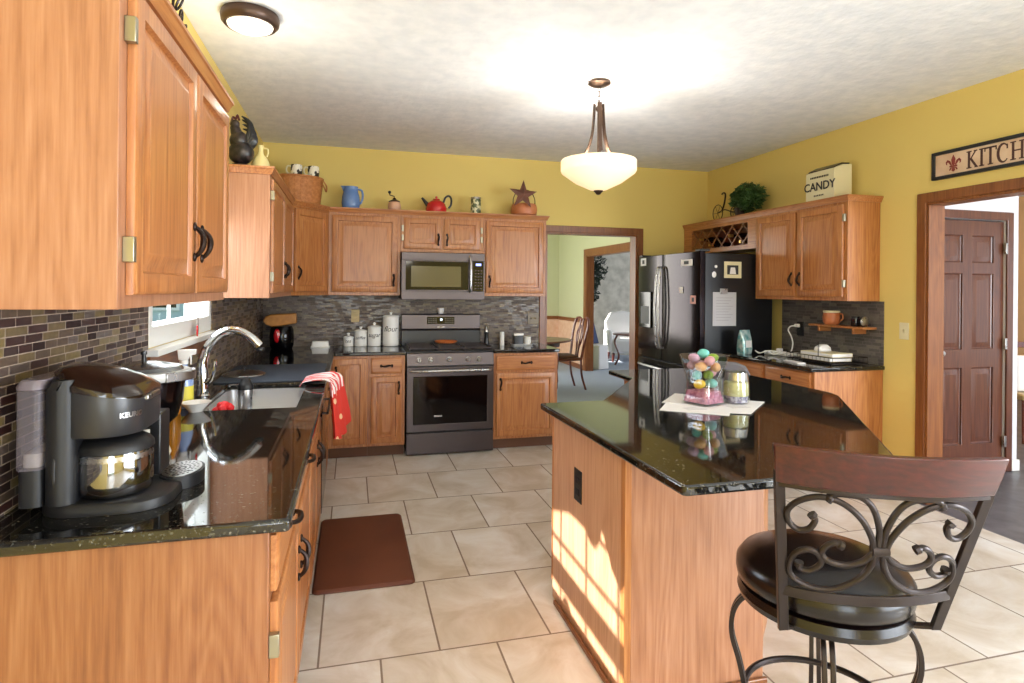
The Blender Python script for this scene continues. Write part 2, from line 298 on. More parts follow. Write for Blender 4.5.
# ------------------------------------------------------------------ mesh builder
class MB:
    def __init__(s): s.v = []; s.f = []; s.m = []
    def add(s, vs, fs, mi=0):
        o = len(s.v); s.v += [tuple(p) for p in vs]; s.f += [tuple(i+o for i in f) for f in fs]; s.m += [mi]*len(fs); return s
    def box(s, x0, x1, y0, y1, z0, z1, mi=0):
        return s.add([(x0,y0,z0),(x1,y0,z0),(x1,y1,z0),(x0,y1,z0),(x0,y0,z1),(x1,y0,z1),(x1,y1,z1),(x0,y1,z1)],
                     [(0,3,2,1),(4,5,6,7),(0,1,5,4),(1,2,6,5),(2,3,7,6),(3,0,4,7)], mi)
    def loft(s, rings, mi=0, caps=(True, True), closed=False):
        n = len(rings[0]); vs = [p for r in rings for p in r]; fs = []
        K = len(rings)
        for i in range(K if closed else K-1):
            a, b = i*n, ((i+1) % K)*n
            for j in range(n): fs.append((a+j, a+(j+1) % n, b+(j+1) % n, b+j))
        if not closed:
            if caps[0]: fs.append(tuple(range(n-1, -1, -1)))
            if caps[1]: fs.append(tuple((K-1)*n+j for j in range(n)))
        return s.add(vs, fs, mi)
    def lathe(s, prof, c=(0,0,0), n=32, mi=0, sx=1, sy=1, axis='z', caps=(True, True)):
        rings = []
        for r, z in prof:
            r = max(r, 1e-4); ring = []
            for j in range(n):
                a = 2*PI*j/n; p = (r*math.cos(a)*sx, r*math.sin(a)*sy, z)
                if axis == 'x': p = (p[2], p[0], p[1])
                if axis == 'y': p = (p[1], p[2], p[0])
                ring.append((p[0]+c[0], p[1]+c[1], p[2]+c[2]))
            rings.append(ring)
        return s.loft(rings, mi, caps)
    def ball(s, c, rx, ry=None, rz=None, n=16, mi=0):
        ry = ry or rx; rz = rz or rx; k = max(6, n//2)
        return s.lathe([(math.sin(PI*i/k), -math.cos(PI*i/k)*rz/rx) if True else 0 for i in range(k+1)] and
                       [(rx*math.sin(PI*i/k), -rz*math.cos(PI*i/k)) for i in range(k+1)], c, n, mi, 1, ry/rx)
    def tube(s, pts, r, n=10, mi=0, closed=False, flat=None, up=None):
        P = [Vector(p) for p in pts]; K = len(P)
        R = r if isinstance(r, (list, tuple)) else [r]*K
        rings = []; prev = None
        for i in range(K):
            if closed: t = P[(i+1) % K]-P[i-1]
            else: t = P[min(i+1, K-1)]-P[max(i-1, 0)]
            t.normalize()
            if up is not None: a = Vector(up).cross(t)
            elif prev is None: a = t.orthogonal()
            else: a = prev-t*prev.dot(t)
            if a.length < 1e-6: a = t.orthogonal()
            a.normalize(); prev = a; b = t.cross(a)
            fa, fb = flat if flat else (1, 1)
            rings.append([tuple(P[i]+a*(R[i]*fa*math.cos(2*PI*j/n))+b*(R[i]*fb*math.sin(2*PI*j/n))) for j in range(n)])
        return s.loft(rings, mi, closed=closed)
    def strip(s, pts, w, th, side, mi=0):
        """rectangular bar along pts: w across 'side' direction, th the other way"""
        P = [Vector(p) for p in pts]; K = len(P); rings = []; sd = Vector(side).normalized()
        for i in range(K):
            t = (P[min(i+1, K-1)]-P[max(i-1, 0)]).normalized(); a = (sd-t*sd.dot(t)).normalized(); b = t.cross(a)
            rings.append([tuple(P[i]+a*x*w/2+b*y*th/2) for x, y in ((-1,-1),(1,-1),(1,1),(-1,1))])
        return s.loft(rings, mi)
    def prism(s, poly, z0, z1, mi=0, f=None):
        f = f or (lambda a, b, c: (a, b, c)); n = len(poly)
        vs = [f(x, y, z0) for x, y in poly]+[f(x, y, z1) for x, y in poly]
        fs = [tuple(range(n-1, -1, -1)), tuple(range(n, 2*n))]+[(i, (i+1) % n, n+(i+1) % n, n+i) for i in range(n)]
        return s.add(vs, fs, mi)
    def grid(s, us, vs_, keep, c0, c1, f, mi=0):
        """slab over a grid of cells (the ones keep() refuses stay open), one shell"""
        U, V = len(us), len(vs_); idx = {}; vv = []; ff = []
        def vid(i, j, k):
            if (i, j, k) not in idx: idx[(i, j, k)] = len(vv); vv.append(f(us[i], vs_[j], (c0, c1)[k]))
            return idx[(i, j, k)]
        K = lambda i, j: 0 <= i < U-1 and 0 <= j < V-1 and keep((us[i]+us[i+1])/2, (vs_[j]+vs_[j+1])/2)
        for i in range(U-1):
            for j in range(V-1):
                if not K(i, j): continue
                ff.append((vid(i,j,1), vid(i+1,j,1), vid(i+1,j+1,1), vid(i,j+1,1)))
                ff.append((vid(i,j,0), vid(i,j+1,0), vid(i+1,j+1,0), vid(i+1,j,0)))
                if not K(i, j-1): ff.append((vid(i,j,0), vid(i+1,j,0), vid(i+1,j,1), vid(i,j,1)))
                if not K(i, j+1): ff.append((vid(i+1,j+1,0), vid(i,j+1,0), vid(i,j+1,1), vid(i+1,j+1,1)))
                if not K(i-1, j): ff.append((vid(i,j+1,0), vid(i,j,0), vid(i,j,1), vid(i,j+1,1)))
                if not K(i+1, j): ff.append((vid(i+1,j,0), vid(i+1,j+1,0), vid(i+1,j+1,1), vid(i+1,j,1)))
        return s.add(vv, ff, mi)
    def xf(s, mtx, start=0):
        s.v[start:] = [tuple(mtx @ Vector(p)) for p in s.v[start:]]; return s
    def build(s, name, mats, parent=None, bevel=0.0, ang=35, seg=2, subsurf=0):
        me = bpy.data.meshes.new(name); me.from_pydata(s.v, [], s.f)
        import bmesh
        bm = bmesh.new(); bm.from_mesh(me); bmesh.ops.recalc_face_normals(bm, faces=bm.faces); bm.to_mesh(me); bm.free()
        for x in (mats if isinstance(mats, (list, tuple)) else [mats]): me.materials.append(x)
        for p, k in zip(me.polygons, s.m): p.material_index = k; p.use_smooth = True
        me.set_sharp_from_angle(angle=math.radians(ang))
        o = bpy.data.objects.new(name, me); C.objects.link(o)
        if parent: o.parent = parent
        if bevel:
            b = o.modifiers.new('bevel', 'BEVEL'); b.width = bevel; b.segments = seg; b.limit_method = 'ANGLE'; b.angle_limit = math.radians(40)
            b.harden_normals = False
        if subsurf:
            b = o.modifiers.new('subsurf', 'SUBSURF'); b.levels = subsurf; b.render_levels = subsurf
        return o
def thing(name, label, cat, loc=(0,0,0), rz=0.0, group=None):
    o = bpy.data.objects.new(name, None); C.objects.link(o); o.empty_display_size = 0.1
    o.location = loc; o.rotation_euler = (0, 0, rz); o['label'] = label; o['category'] = cat
    if group: o['group'] = group
    return o
def tag(o, label, cat, group=None):
    o['label'] = label; o['category'] = cat
    if group: o['group'] = group
    return o
def struct(name, mb, m, label=None, **k):
    o = mb.build(name, m, **k); o['kind'] = 'structure'
    if label: o['label'] = label
    return o
def copy_tree(o, parent=None):
    c = o.copy(); C.objects.link(c); c.parent = parent
    for ch in list(o.children): copy_tree(ch, c)
    return c
def smooth(pts, k=6, closed=False):
    """Catmull-Rom through points"""
    P = [Vector(p) for p in pts]; out = []; n = len(P)
    for i in range(n-1):
        p0 = P[i-1] if i > 0 else P[0]*2-P[1]; p1 = P[i]; p2 = P[i+1]; p3 = P[i+2] if i+2 < n else P[-1]*2-P[-2]
        for j in range(k):
            t = j/k
            out.append(0.5*((2*p1)+(p2-p0)*t+(2*p0-5*p1+4*p2-p3)*t*t+(3*p1-p0-3*p2+p3)*t*t*t))
    out.append(P[-1]); return out
def text_mesh(mb, txt, size, f, mi=0, shear=0.0, depth=0.0006, align='CENTER', bold=0.0):
    """lettering as real geometry; f maps (x, y, z) of the flat text into place"""
    cu = bpy.data.curves.new('lettering', 'FONT'); cu.body = txt; cu.size = size; cu.shear = shear
    cu.extrude = depth; cu.align_x = align; cu.resolution_u = 3; cu.offset = bold
    ob = bpy.data.objects.new('lettering', cu); C.objects.link(ob)
    dg = bpy.context.evaluated_depsgraph_get(); dg.update()
    me = bpy.data.meshes.new_from_object(ob.evaluated_get(dg))
    mb.add([f(*v.co) for v in me.vertices], [tuple(p.vertices) for p in me.polygons], mi)
    bpy.data.objects.remove(ob); bpy.data.curves.remove(cu); bpy.data.meshes.remove(me)

# ------------------------------------------------------------------ the room
XL, XR, YB, YR, ZC = -0.80, 3.85, 5.92, -3.20, 2.80
fx = lambda a, b, c: (c, a, b)       # grid over (Y, Z), thickness along X
fy = lambda a, b, c: (a, c, b)       # grid over (X, Z), thickness along Y
fz = lambda a, b, c: (a, b, c)
struct('floor', MB().box(XL-0.12, 3.80, YR-0.12, YB+0.12, -0.10, 0), M['tile'], 'light beige stone tiles in a running pattern')
struct('ceiling', MB().box(XL-0.12, XR+0.12, YR-0.12, YB+0.12, ZC, ZC+0.1), M['ceiling'], 'white textured ceiling')
WY0, WY1, WZ0, WZ1 = 2.74, 3.84, 1.207, 2.10     # window over the sink
def hole(*hs): return lambda a, b: not any(h[0] < a < h[1] and h[2] < b < h[3] for h in hs)
struct('wall_left', MB().grid([YR, WY0, WY1, YB], [0, WZ0, WZ1, ZC], hole((WY0, WY1, WZ0, WZ1)), XL-0.12, XL, fx), M['wall'], 'yellow painted wall')
DX0, DX1, DZ = 1.945, 2.985, 2.065
struct('wall_back', MB().grid([XL-0.12, DX0, DX1, XR+0.12], [0, DZ, ZC], hole((DX0, DX1, 0, DZ)), YB, YB+0.12, fy), M['wall'], 'yellow painted wall')
OY0, OY1, OZ = 1.30, 3.257, 2.085
RY0, RY1 = -2.8, 0.6
struct('wall_right', MB().grid([YR, RY0, RY1, OY0, OY1, YB], [0, 0.15, OZ, 2.3, ZC], hole((OY0, OY1, 0, OZ), (RY0, RY1, 0.15, 2.3)), XR, XR+0.12, fx), M['wall'], 'yellow painted wall')
PX0, PX1, PZ = -0.5, 0.9, 2.15
struct('wall_front', MB().grid([XL-0.12, PX0, PX1, XR+0.12], [0, PZ, ZC], hole((PX0, PX1, 0, PZ)), YR-0.12, YR, fy), M['wall'])

# patio door and side window out of view, added to let light in
def glazed(name, us, vs_, f, fr=0.05, d0=0, d1=0.05):
    g = MB()
    W = [us[0], us[-1]]; H = [vs_[0], vs_[-1]]
    for u in us: a = min(max(u, W[0]+fr/2), W[1]-fr/2); g.prism([(a-fr/2, H[0]), (a+fr/2, H[0]), (a+fr/2, H[1]), (a-fr/2, H[1])], d0, d1, f=f)
    for v in vs_: a = min(max(v, H[0]+fr/2), H[1]-fr/2); g.prism([(W[0], a-fr/2), (W[1], a-fr/2), (W[1], a+fr/2), (W[0], a+fr/2)], d0+0.001, d1-0.001, f=f)
    o = struct(name, g, M['white_trim'])
    p = MB().prism([(W[0], H[0]), (W[1], H[0]), (W[1], H[1]), (W[0], H[1])], (d0+d1)/2-0.003, (d0+d1)/2+0.003, f=f).build('pane', M['glass'], o)
    return o
glazed('window_2', [PX0, (PX0+PX1)/2, PX1], [0, PZ], fy, 0.07, YR-0.09, YR-0.03)
glazed('window_3', [RY0, (RY0+RY1)/2, RY1], [0.15, 2.3], fx, 0.06, XR+0.03, XR+0.09)

# window over the sink: casing, sash with a rail and thin muntins, pane, stool
w = struct('window_1', MB()
    .grid([WY0-0.005, WY0+0.04, WY1-0.04, WY1+0.005], [WZ0, WZ0+0.085, WZ1-0.04, WZ1+0.005], hole((WY0+0.04, WY1-0.04, WZ0+0.085, WZ1-0.04)), XL-0.11, XL+0.004, fx),
    M['white_trim'], 'white framed window over the sink', bevel=0.003)
sash = MB()
sash.box(XL-0.085, XL-0.045, WY0+0.04, WY1-0.04, 1.555, 1.640)
for z in (1.745, 1.93): sash.box(XL-0.07, XL-0.055, WY0+0.04, WY1-0.04, z-0.006, z+0.006)
for y in (2.95, 3.255, 3.56): sash.box(XL-0.0695, XL-0.0555, y-0.007, y+0.007, WZ0+0.085, WZ1-0.04)
sash.build('window_sash', M['white_trim'], w)
MB().box(XL-0.064, XL-0.060, WY0+0.04, WY1-0.04, WZ0+0.085, WZ1-0.04).build('pane', M['glass'], w)
MB().box(XL, XL+0.055, WY0-0.06, WY1-0.002, WZ0-0.030, WZ0-0.002).build('window_sill', M['white_trim'], w, bevel=0.004)
struct('trim_1', MB().box(XL+0.001, XL+0.02, WY0-0.04, WY1-0.002, WZ0-0.10, WZ0-0.031), M['oak_dark_y'], 'oak apron under the window sill')
# an added valance, out of view; its wavy hem shapes the sunlight on the island
hem = [(2.74,1.79),(2.86,1.83),(2.905,1.795),(2.99,1.84),(3.035,1.905),(3.08,1.95),(3.11,1.87),(3.14,1.845),(3.20,1.86),(3.28,1.905),(3.36,1.895),(3.45,1.885),(3.56,1.84),(3.66,1.82),(3.72,1.83),(3.79,1.80)]
v = MB(); top = []; bot = []
for i, (y, z) in enumerate(hem):
    xx = XL+0.0-0.020+0.008*math.sin(i*2.2); top.append((xx, y, 2.055)); bot.append((xx, y, z))
K = len(hem)
v.add(top+bot+[(x-0.003, y, z) for x, y, z in top]+[(x-0.003, y, z) for x, y, z in bot],
      [(i, i+1, K+i+1, K+i) for i in range(K-1)]+[(2*K+i, 3*K+i, 3*K+i+1, 2*K+i+1) for i in range(K-1)]+[(K+i, K+i+1, 3*K+i+1, 3*K+i) for i in range(K-1)])
tag(v.build('added_valance', M['valance']), 'unseen cream valance added in the head of the sink window to shape the sunlight', 'curtain')

# back splashes
struct('trim_2', MB().grid([0.9, WY0-0.03, WY1, YB-0.001], [0.9145, WZ0-0.102, 1.394, 1.409], (lambda a, b: not ((WY0-0.03 < a < WY1 and b > WZ0-0.102) or (b > 1.394 and a > WY1))), XL+0.0005, XL+0.009, fx), M['mosaic_y'], 'brown mosaic strip tile splashback behind the sink')
struct('trim_3', MB().box(XL+0.010, 1.874, YB-0.009, YB-0.0005, 0.9145, 1.394), M['mosaic_x'], 'grey brown mosaic strip tile splashback behind the range')
struct('trim_4', MB().box(XR-0.009, XR-0.0005, 3.60, 4.69, 0.9145, 1.394), M['mosaic_r'], 'grey mosaic strip tile splashback above the right counter')

# casings
def casing(name, a0, a1, top, f, c0, c1, w=0.068, m=None, label=None, bottom=0.0):
    pr = MB().grid([a0-w, a0, a1, a1+w], [bottom, top, top+w], hole((a0, a1, -1, top)), c0, c1, f)
    return struct(name, pr, m or M['oak_dark'], label, bevel=0.005)
casing('trim_5', DX0, DX1, DZ, fy, YB-0.020, YB-0.001, label='oak casing of the doorway to the dining room')
struct('trim_6', MB().grid([DX0, DX0+0.018, DX1-0.018, DX1], [0, DZ-0.018, DZ], hole((DX0+0.018, DX1-0.018, -1, DZ-0.018)), YB-0.010, YB+0.13, fy), M['oak_dark'], 'oak jamb of the dining doorway', bevel=0.002)
casing('trim_7', OY0, OY1, OZ, fx, XR-0.020, XR-0.001, label='oak casing of the opening to the hall')
struct('trim_8', MB().grid([OY0, OY0+0.018, OY1-0.018, OY1], [0, OZ-0.018, OZ], hole((OY0+0.018, OY1-0.018, -1, OZ-0.018)), XR-0.010, XR+0.13, fx), M['oak_dark'], 'oak jamb of the hall opening', bevel=0.002)
struct('baseboard_right', MB().box(XR-0.014, XR-0.001, OY1+0.072, 3.575, 0, 0.085), M['oak_dark_y'], bevel=0.003)

# ------------------------------------------------------------------ hall beyond the right opening
struct('floor_hall', MB().box(3.801, 9.0, YR, 7.0, -0.10, -0.002), M['slate'], 'dark slate floor of the hall')
struct('ceiling_hall', MB().box(XR+0.121, 9.0, YR, 7.0, ZC, ZC+0.1), M['ceiling'])
HY = 3.70
struct('wall_hall', MB().grid([XR+0.121, 4.42, 5.19, 5.33], [0, 2.06, ZC], hole((4.42, 5.19, 0, 2.06)), HY, HY+0.12, fy), M['wall_hall'], 'pale wall around the dark door')
struct('wall_hall_side', MB().box(5.21, 5.33, HY+0.121, 7.0, 0, ZC), M['wall_hall'])
struct('wall_hall_far', MB().box(5.331, 9.0, 6.9, 7.0, 0, ZC), M['wall_warm'], 'warm lit wall at the end of the hall')
struct('wall_hall_end', MB().grid([YR, 0.0, 2.5, 6.9], [0, 0.4, 2.3, ZC], hole((0.0, 2.5, 0.4, 2.3)), 8.9, 9.0, fx), M['wall_warm'])
struct('baseboard_hall', MB().box(5.262, 5.345, HY-0.015, HY-0.001, 0, 0.09).box(5.331, 5.345, HY, 6.9, 0, 0.09), M['white_trim'], bevel=0.003)
casing('trim_9', 4.42, 5.19, 2.06, fy, HY-0.018, HY-0.001, m=M['door_dark'], label='dark stained casing of the six panel door')
def panel_rings(mb, x0, x1, z0, z1, steps, mi=0, y_back=0.0):
    """nested rectangles in the xz plane, front towards -y: steps = [(inset, y)...]"""
    rings = [[(x0+i, y, z0+i), (x1-i, y, z0+i), (x1-i, y, z1-i), (x0+i, y, z1-i)] for i, y in steps]
    mb.loft(rings, mi)
def six_panel(parent):
    # slab with six sunk panels: grid of stiles and rails plus recessed fields
    X = [4.425, 4.53, 4.75, 4.85, 5.08, 5.185]; Z = [0.01, 0.24, 0.86, 1.01, 1.62, 1.71, 1.93, 2.05]
    b = MB(); holes = [(X[i], X[i+1], Z[j], Z[j+1]) for i in (1, 3) for j in (1, 3, 5)]
    b.grid(X, Z, hole(*holes), HY+0.012, HY+0.05, fy)
    for h in holes:
        panel_rings(b, h[0], h[1], h[2], h[3], [(0, HY+0.045), (0, HY+0.024), (0.012, HY+0.030), (0.05, HY+0.018), (0.055, HY+0.018)])
    return b
d = struct('door_1', six_panel(None), M['door_dark'], 'dark brown six panel door in the hall', bevel=0.002)
MB().lathe([(0.0,-0.062),(0.018,-0.060),(0.026,-0.045),(0.022,-0.030),(0.010,-0.022),(0.010,-0.008),(0.026,-0.004),(0.026,0.0)], (4.49, HY+0.012, 0.985), 20, axis='y').build('door_knob', M['steel'], d)
for z in (0.25, 1.05, 1.83): MB().box(5.168, 5.192, HY-0.020, HY-0.005, z-0.045, z+0.045).build('hinge', M['steel'], d, bevel=0.002)

# furniture glimpsed at the end of the hall
t = thing('side_chair', 'dark framed chair with tan seat at the right edge beyond the hall door', 'chair', (6.62, 4.45, 0), -0.4)
MB().box(-0.24, 0.24, -0.24, 0.22, 0.42, 0.48).build('seat', M['tan'], t, bevel=0.015)
b = MB()
for x in (-0.22, 0.22): b.strip([(x, 0.22, 0.40), (x, 0.24, 0.7), (x, 0.29, 0.98)], 0.035, 0.03, (1, 0, 0))
for z, y in ((0.62, 0.235), (0.78, 0.255), (0.93, 0.28)): b.box(-0.22, 0.22, y-0.01, y+0.01, z-0.03, z+0.03)
b.build('backrest', M['cherry'], t, bevel=0.004)
for x in (-0.21, 0.21):
    for y in (-0.21, 0.20): MB().tube([(x, y, 0.42), (x*1.03, y*1.03, 0)], [0.022, 0.014], 8).build('leg', M['cherry'], t)
t = MB().box(-0.18, 0.18, -0.05, 0.05, 0, 0.36); t.v = [(x*(1-0.2*abs(z/0.36-0.5)), y*(1-0.3*z/0.36), z) for x, y, z in t.v]
o = t.build('throw_pillow', M['paper'], bevel=0.03, seg=4); o.location = (6.60, 4.45, 0.481); o.rotation_euler = (0, 0, -0.4)
tag(o, 'white pillow standing on the tan chair beyond the hall door', 'pillow')

# ------------------------------------------------------------------ dining room and living room beyond the back doorway
DXR, DYF = 4.10, 11.6
struct('floor_dining', MB().box(-1.0, 8.4, YB+0.121, 13.0, -0.10, 0), M['carpet'], 'grey carpet of the dining room')
struct('ceiling_dining', MB().box(-1.0, 8.4, YB+0.121, 13.0, ZC, ZC+0.1), M['ceiling'])
LY0, LY1 = 8.1, 10.08
struct('wall_dining_right', MB().grid([YB+0.121, LY0, LY1, DYF], [0, 2.08, ZC], hole((LY0, LY1, 0, 2.08)), DXR, DXR+0.12, fx), M['wall_green'], 'light green dining room wall')
struct('wall_dining_far', MB().box(-1.0, DXR+0.12, DYF, DYF+0.12, 0, ZC), M['wall_green'], 'light green far dining room wall')
struct('wall_dining_left', MB().grid([YB+0.121, 7.6, 10.2, DYF], [0, 0.7, 2.2, ZC], hole((7.6, 10.2, 0.7, 2.2)), 0.3, 0.42, fx), M['wall_green'])
struct('trim_10', MB().box(0.43, DXR-0.001, DYF-0.012, DYF-0.001, 0.09, 0.86).box(DXR-0.012, DXR-0.001, LY1+0.122, DYF-0.013, 0.09, 0.86), M['wainscot'], 'pinkish wainscot below the chair rail')
struct('trim_11', MB().box(0.43, DXR-0.001, DYF-0.03, DYF-0.001, 0.862, 0.93).box(DXR-0.03, DXR-0.001, LY1+0.122, DYF-0.031, 0.862, 0.93), M['oak_dark_y'], 'oak chair rail', bevel=0.006)
struct('baseboard_dining', MB().box(DXR-0.016, DXR-0.001, LY1+0.122, DYF-0.013, 0, 0.088), M['oak_dark_y'])
casing('trim_12', LY0, LY1, 2.08, fx, DXR-0.02, DXR-0.001, w=0.12, label='oak casing of the doorway to the living room')
struct('trim_13', MB().grid([LY0, LY0+0.018, LY1-0.018, LY1], [0, 2.062, 2.08], hole((LY0+0.018, LY1-0.018, -1, 2.062)), DXR-0.01, DXR+0.13, fx), M['oak_dark'])
struct('wall_living', MB().box(DXR+0.121, 8.4, 12.4, 12.5, 0, ZC), M['wallpaper'], 'mottled grey papered living room wall')
struct('wall_living_right', MB().grid([YB+0.2, 8.2, 10.8, 12.4], [0, 0.6, 2.3, ZC], hole((8.2, 10.8, 0.6, 2.3)), 8.3, 8.4, fx), M['wallpaper'])
struct('wall_living_near', MB().box(DXR+0.121, 8.3, 7.1, 7.2, 0, ZC), M['wallpaper'])

# queen anne dining chair
def dining_chair(name, label, loc, rz, group=None):
    t = thing(name, label, 'chair', loc, rz, group)
    MB().loft([[(-0.20,-0.02+0.22,z),(0.20,0.20,z),(0.25,-0.22,z),(-0.25,-0.22,z)] for z in (0.43, 0.475)]).build('seat', M['cherry'], t, bevel=0.012)
    MB().loft([[(-0.18,0.17,z),(0.18,0.17,z),(0.225,-0.20,z),(-0.225,-0.20,z)] for z in (0.476, 0.505)]).build('seat_cushion', mat('mauve_seat', '6b4a3e', 0.8), t, bevel=0.012)
    b = MB()
    for s in (-1, 1):
        b.tube(smooth([(s*0.19,0.20,0.44),(s*0.205,0.23,0.62),(s*0.225,0.26,0.80),(s*0.23,0.29,0.93),(s*0.19,0.31,1.03),(s*0.10,0.315,1.045),(0,0.31,1.02)], 5), 0.019, 8)
    b.build('back_frame', M['cherry'], t)
    sp_ = MB()   # pierced vase-shaped splat
    for s in (-1, 1):
        sp_.tube(smooth([(s*0.035,0.215,0.47),(s*0.04,0.235,0.60),(s*0.085,0.255,0.72),(s*0.095,0.27,0.82),(s*0.045,0.29,0.92),(s*0.05,0.31,1.03)], 5), 0.013, 8)
        sp_.tube(smooth([(s*0.02,0.22,0.48),(s*0.03,0.25,0.70),(s*0.035,0.28,0.86),(0,0.30,0.94)], 5), 0.009, 8)
    sp_.build('splat', M['cherry'], t)
    for s in (-1, 1):
        MB().tube(smooth([(s*0.23,-0.20,0.44),(s*0.255,-0.225,0.34),(s*0.235,-0.205,0.18),(s*0.225,-0.195,0.06),(s*0.24,-0.225,0.012)], 5), [0.033]*6+[0.026]*6+[0.015]*8+[0.024], 8).build('leg', M['cherry'], t)
        MB().tube(smooth([(s*0.19,0.20,0.44),(s*0.185,0.215,0.22),(s*0.19,0.28,0.0)], 5), 0.017, 8).build('leg', M['cherry'], t)
    return t
dining_chair('dining_chair', 'dark cherry dining chair with pierced splat, seen through the back doorway', (3.03, 8.35, 0), -1.50)
t = thing('dining_table', 'dark cherry oval dining table beyond the back doorway', 'table', (2.12, 8.30, 0))
MB().lathe([(0.97,0.715),(1.0,0.725),(1.0,0.738),(0.985,0.745)], n=48, sy=0.62).build('tabletop', M['cherry'], t)
MB().lathe([(0.82,0.64),(0.82,0.714)], n=48, sy=0.58).build('apron', M['cherry_x'], t)
for sx in (-1, 1):
    for sy in (-1, 1):
        MB().tube(smooth([(sx*0.62,sy*0.30,0.66),(sx*0.67,sy*0.33,0.50),(sx*0.62,sy*0.30,0.2),(sx*0.64,sy*0.32,0.01)], 5), [0.04]*4+[0.034]*5+[0.02]*6+[0.028], 10).build('leg', M['cherry'], t)
# living room glimpses
t = thing('side_table', 'small dark curved-leg table in front of the white living room chair', 'table', (5.17, 10.6, 0))
MB().lathe([(0.27,0.60),(0.29,0.61),(0.29,0.625),(0.27,0.63)], n=28).build('tabletop', M['cherry'], t)
for k in range(3):
    a = k*2*PI/3+2.6
    MB().tube(smooth([(0.20*math.cos(a),0.20*math.sin(a),0.60),(0.25*math.cos(a),0.25*math.sin(a),0.45),(0.17*math.cos(a),0.17*math.sin(a),0.2),(0.24*math.cos(a),0.24*math.sin(a),0.01)], 5), 0.02, 8).build('leg', M['cherry'], t)
t = thing('armchair', 'white upholstered armchair against the grey papered wall', 'armchair', (5.50, 11.45, 0), -0.25)
MB().box(-0.30, 0.30, -0.32, 0.30, 0.18, 0.46).build('seat', M['paper'], t, bevel=0.05, seg=4)
MB().prism([(-0.33,0.30),(0.33,0.30),(0.36,0.80),(0.26,0.98),(0,1.03),(-0.26,0.98),(-0.36,0.80)], 0.24, 0.36, f=lambda a, b, c: (a, c, b)).build('backrest', M['paper'], t, bevel=0.03, seg=3)
for s in (-1, 1): MB().box(s*0.34-0.05, s*0.34+0.05, -0.30, 0.26, 0.20, 0.64).build('armrest', M['paper'], t, bevel=0.03, seg=3)
for sx in (-1, 1):
    for sy in (-1, 1): MB().tube([(sx*0.26, sy*0.26, 0.19), (sx*0.28, sy*0.28, 0)], [0.03, 0.02], 8).build('leg', M['cherry'], t)
t = thing('upholstered_stool', 'white skirted chair with a dark blue slanted back just inside the living room', 'chair', (4.44, 10.35, 0), 0.5); t.scale = (0.8, 0.8, 0.95)
MB().loft([[(-0.17*k,-0.17*k,z),(0.17*k,-0.17*k,z),(0.17*k,0.17*k,z),(-0.17*k,0.17*k,z)] for k, z in ((1.1,0.0),(1,0.25),(1,0.47))]).build('seat', M['paper'], t, bevel=0.02)
MB().prism([(-0.20,0.48),(0.20,0.48),(0.12,0.95),(-0.12,0.95)], 0.12, 0.17, f=lambda a, b, c: (a, c+(b-0.48)*0.25, b)).build('backrest', mat('navy_cloth', '2c3b66', 0.7), t, bevel=0.01)
def leaves(mb, c, r, n, size, seed, squash=1.0):
    rnd = random.Random(seed)
    for i in range(n):
        u = Vector((rnd.gauss(0,1), rnd.gauss(0,1), rnd.gauss(0,1))).normalized()*(rnd.random()**0.45)
        p = Vector(c)+Vector((u.x*r[0], u.y*r[1], u.z*r[2]))
        a = Vector((rnd.gauss(0,1), rnd.gauss(0,1), rnd.gauss(0,1))).normalized(); b_ = a.orthogonal().normalized()
        s = size*(0.7+0.6*rnd.random()); nn = a.cross(b_)*0.12*s
        mb.add([p-a*s, p-b_*s*0.35+nn, p+a*s, p+b_*s*0.35+nn], [(0,1,2),(0,2,3)])
t = thing('ficus_tree', 'tall dark leafy ficus seen inside the living room doorway', 'plant', (4.86, 11.75, 0))
MB().lathe([(0.13,0),(0.17,0.28),(0.18,0.30),(0.15,0.30),(0.14,0.26)], n=20).build('pot', M['cherry'], t)
MB().tube(smooth([(0,0,0.26),(0.03,0.02,0.9),(-0.02,0,1.4),(0.0,0.0,1.9)], 5), 0.018, 8).build('trunk', M['oak_dark'], t)
lf = MB(); leaves(lf, (0.0,0,1.90), (0.36,0.30,0.42), 620, 0.065, 3); leaves(lf, (-0.05,0,1.45), (0.24,0.22,0.34), 380, 0.06, 4)
lf.build('foliage', M['leaf_dark'], t)

# ------------------------------------------------------------------ cabinets
DOOR_STEPS = [(0,-0.001),(0,-0.013),(0.002,-0.017),(0.008,-0.020),(0.050,-0.020),(0.053,-0.012),(0.056,-0.008),(0.063,-0.008),(0.092,-0.0175),(0.096,-0.019),(0.100,-0.019)]
def pull(parent, x, z, vertical=True, y=-0.020, L=0.092, name='door_handle'):
    b = MB(); h = L/2; pts = []
    for i in range(13):
        k = i/12*2-1; out = 0.025*(1-abs(k)**2.6)+0.002
        bow = 0.004*math.sin(k*PI)
        pts.append((x+bow, y-out, z+k*h) if vertical else (x+k*h, y-out, z+bow))
    b.tube(pts, [0.006+0.0035*(1-abs(i/6-1)) for i in range(13)], 8)
    for k in (-1, 1):
        c = (x, y-0.003, z+k*h) if vertical else (x+k*h, y-0.003, z)
        b.ball(c, 0.011, 0.006, 0.014, 10)
    return b.build(name, M['bronze'], parent)
def cab_door(parent, x0, x1, z0, z1, handle=None, hinge=None, m='oak_v'):
    b = MB(); panel_rings(b, x0, x1, z0, z1, DOOR_STEPS)
    d = b.build('door', M[m], parent)
    if handle: pull(d, handle[0], handle[1])
    if hinge is not None:
        for z in (z0+0.10, z1-0.10):
            MB().box(hinge-0.009, hinge+0.009, -0.0235, -0.0002, z-0.028, z+0.028).build('hinge', M['brass'], d, bevel=0.002)
    return d
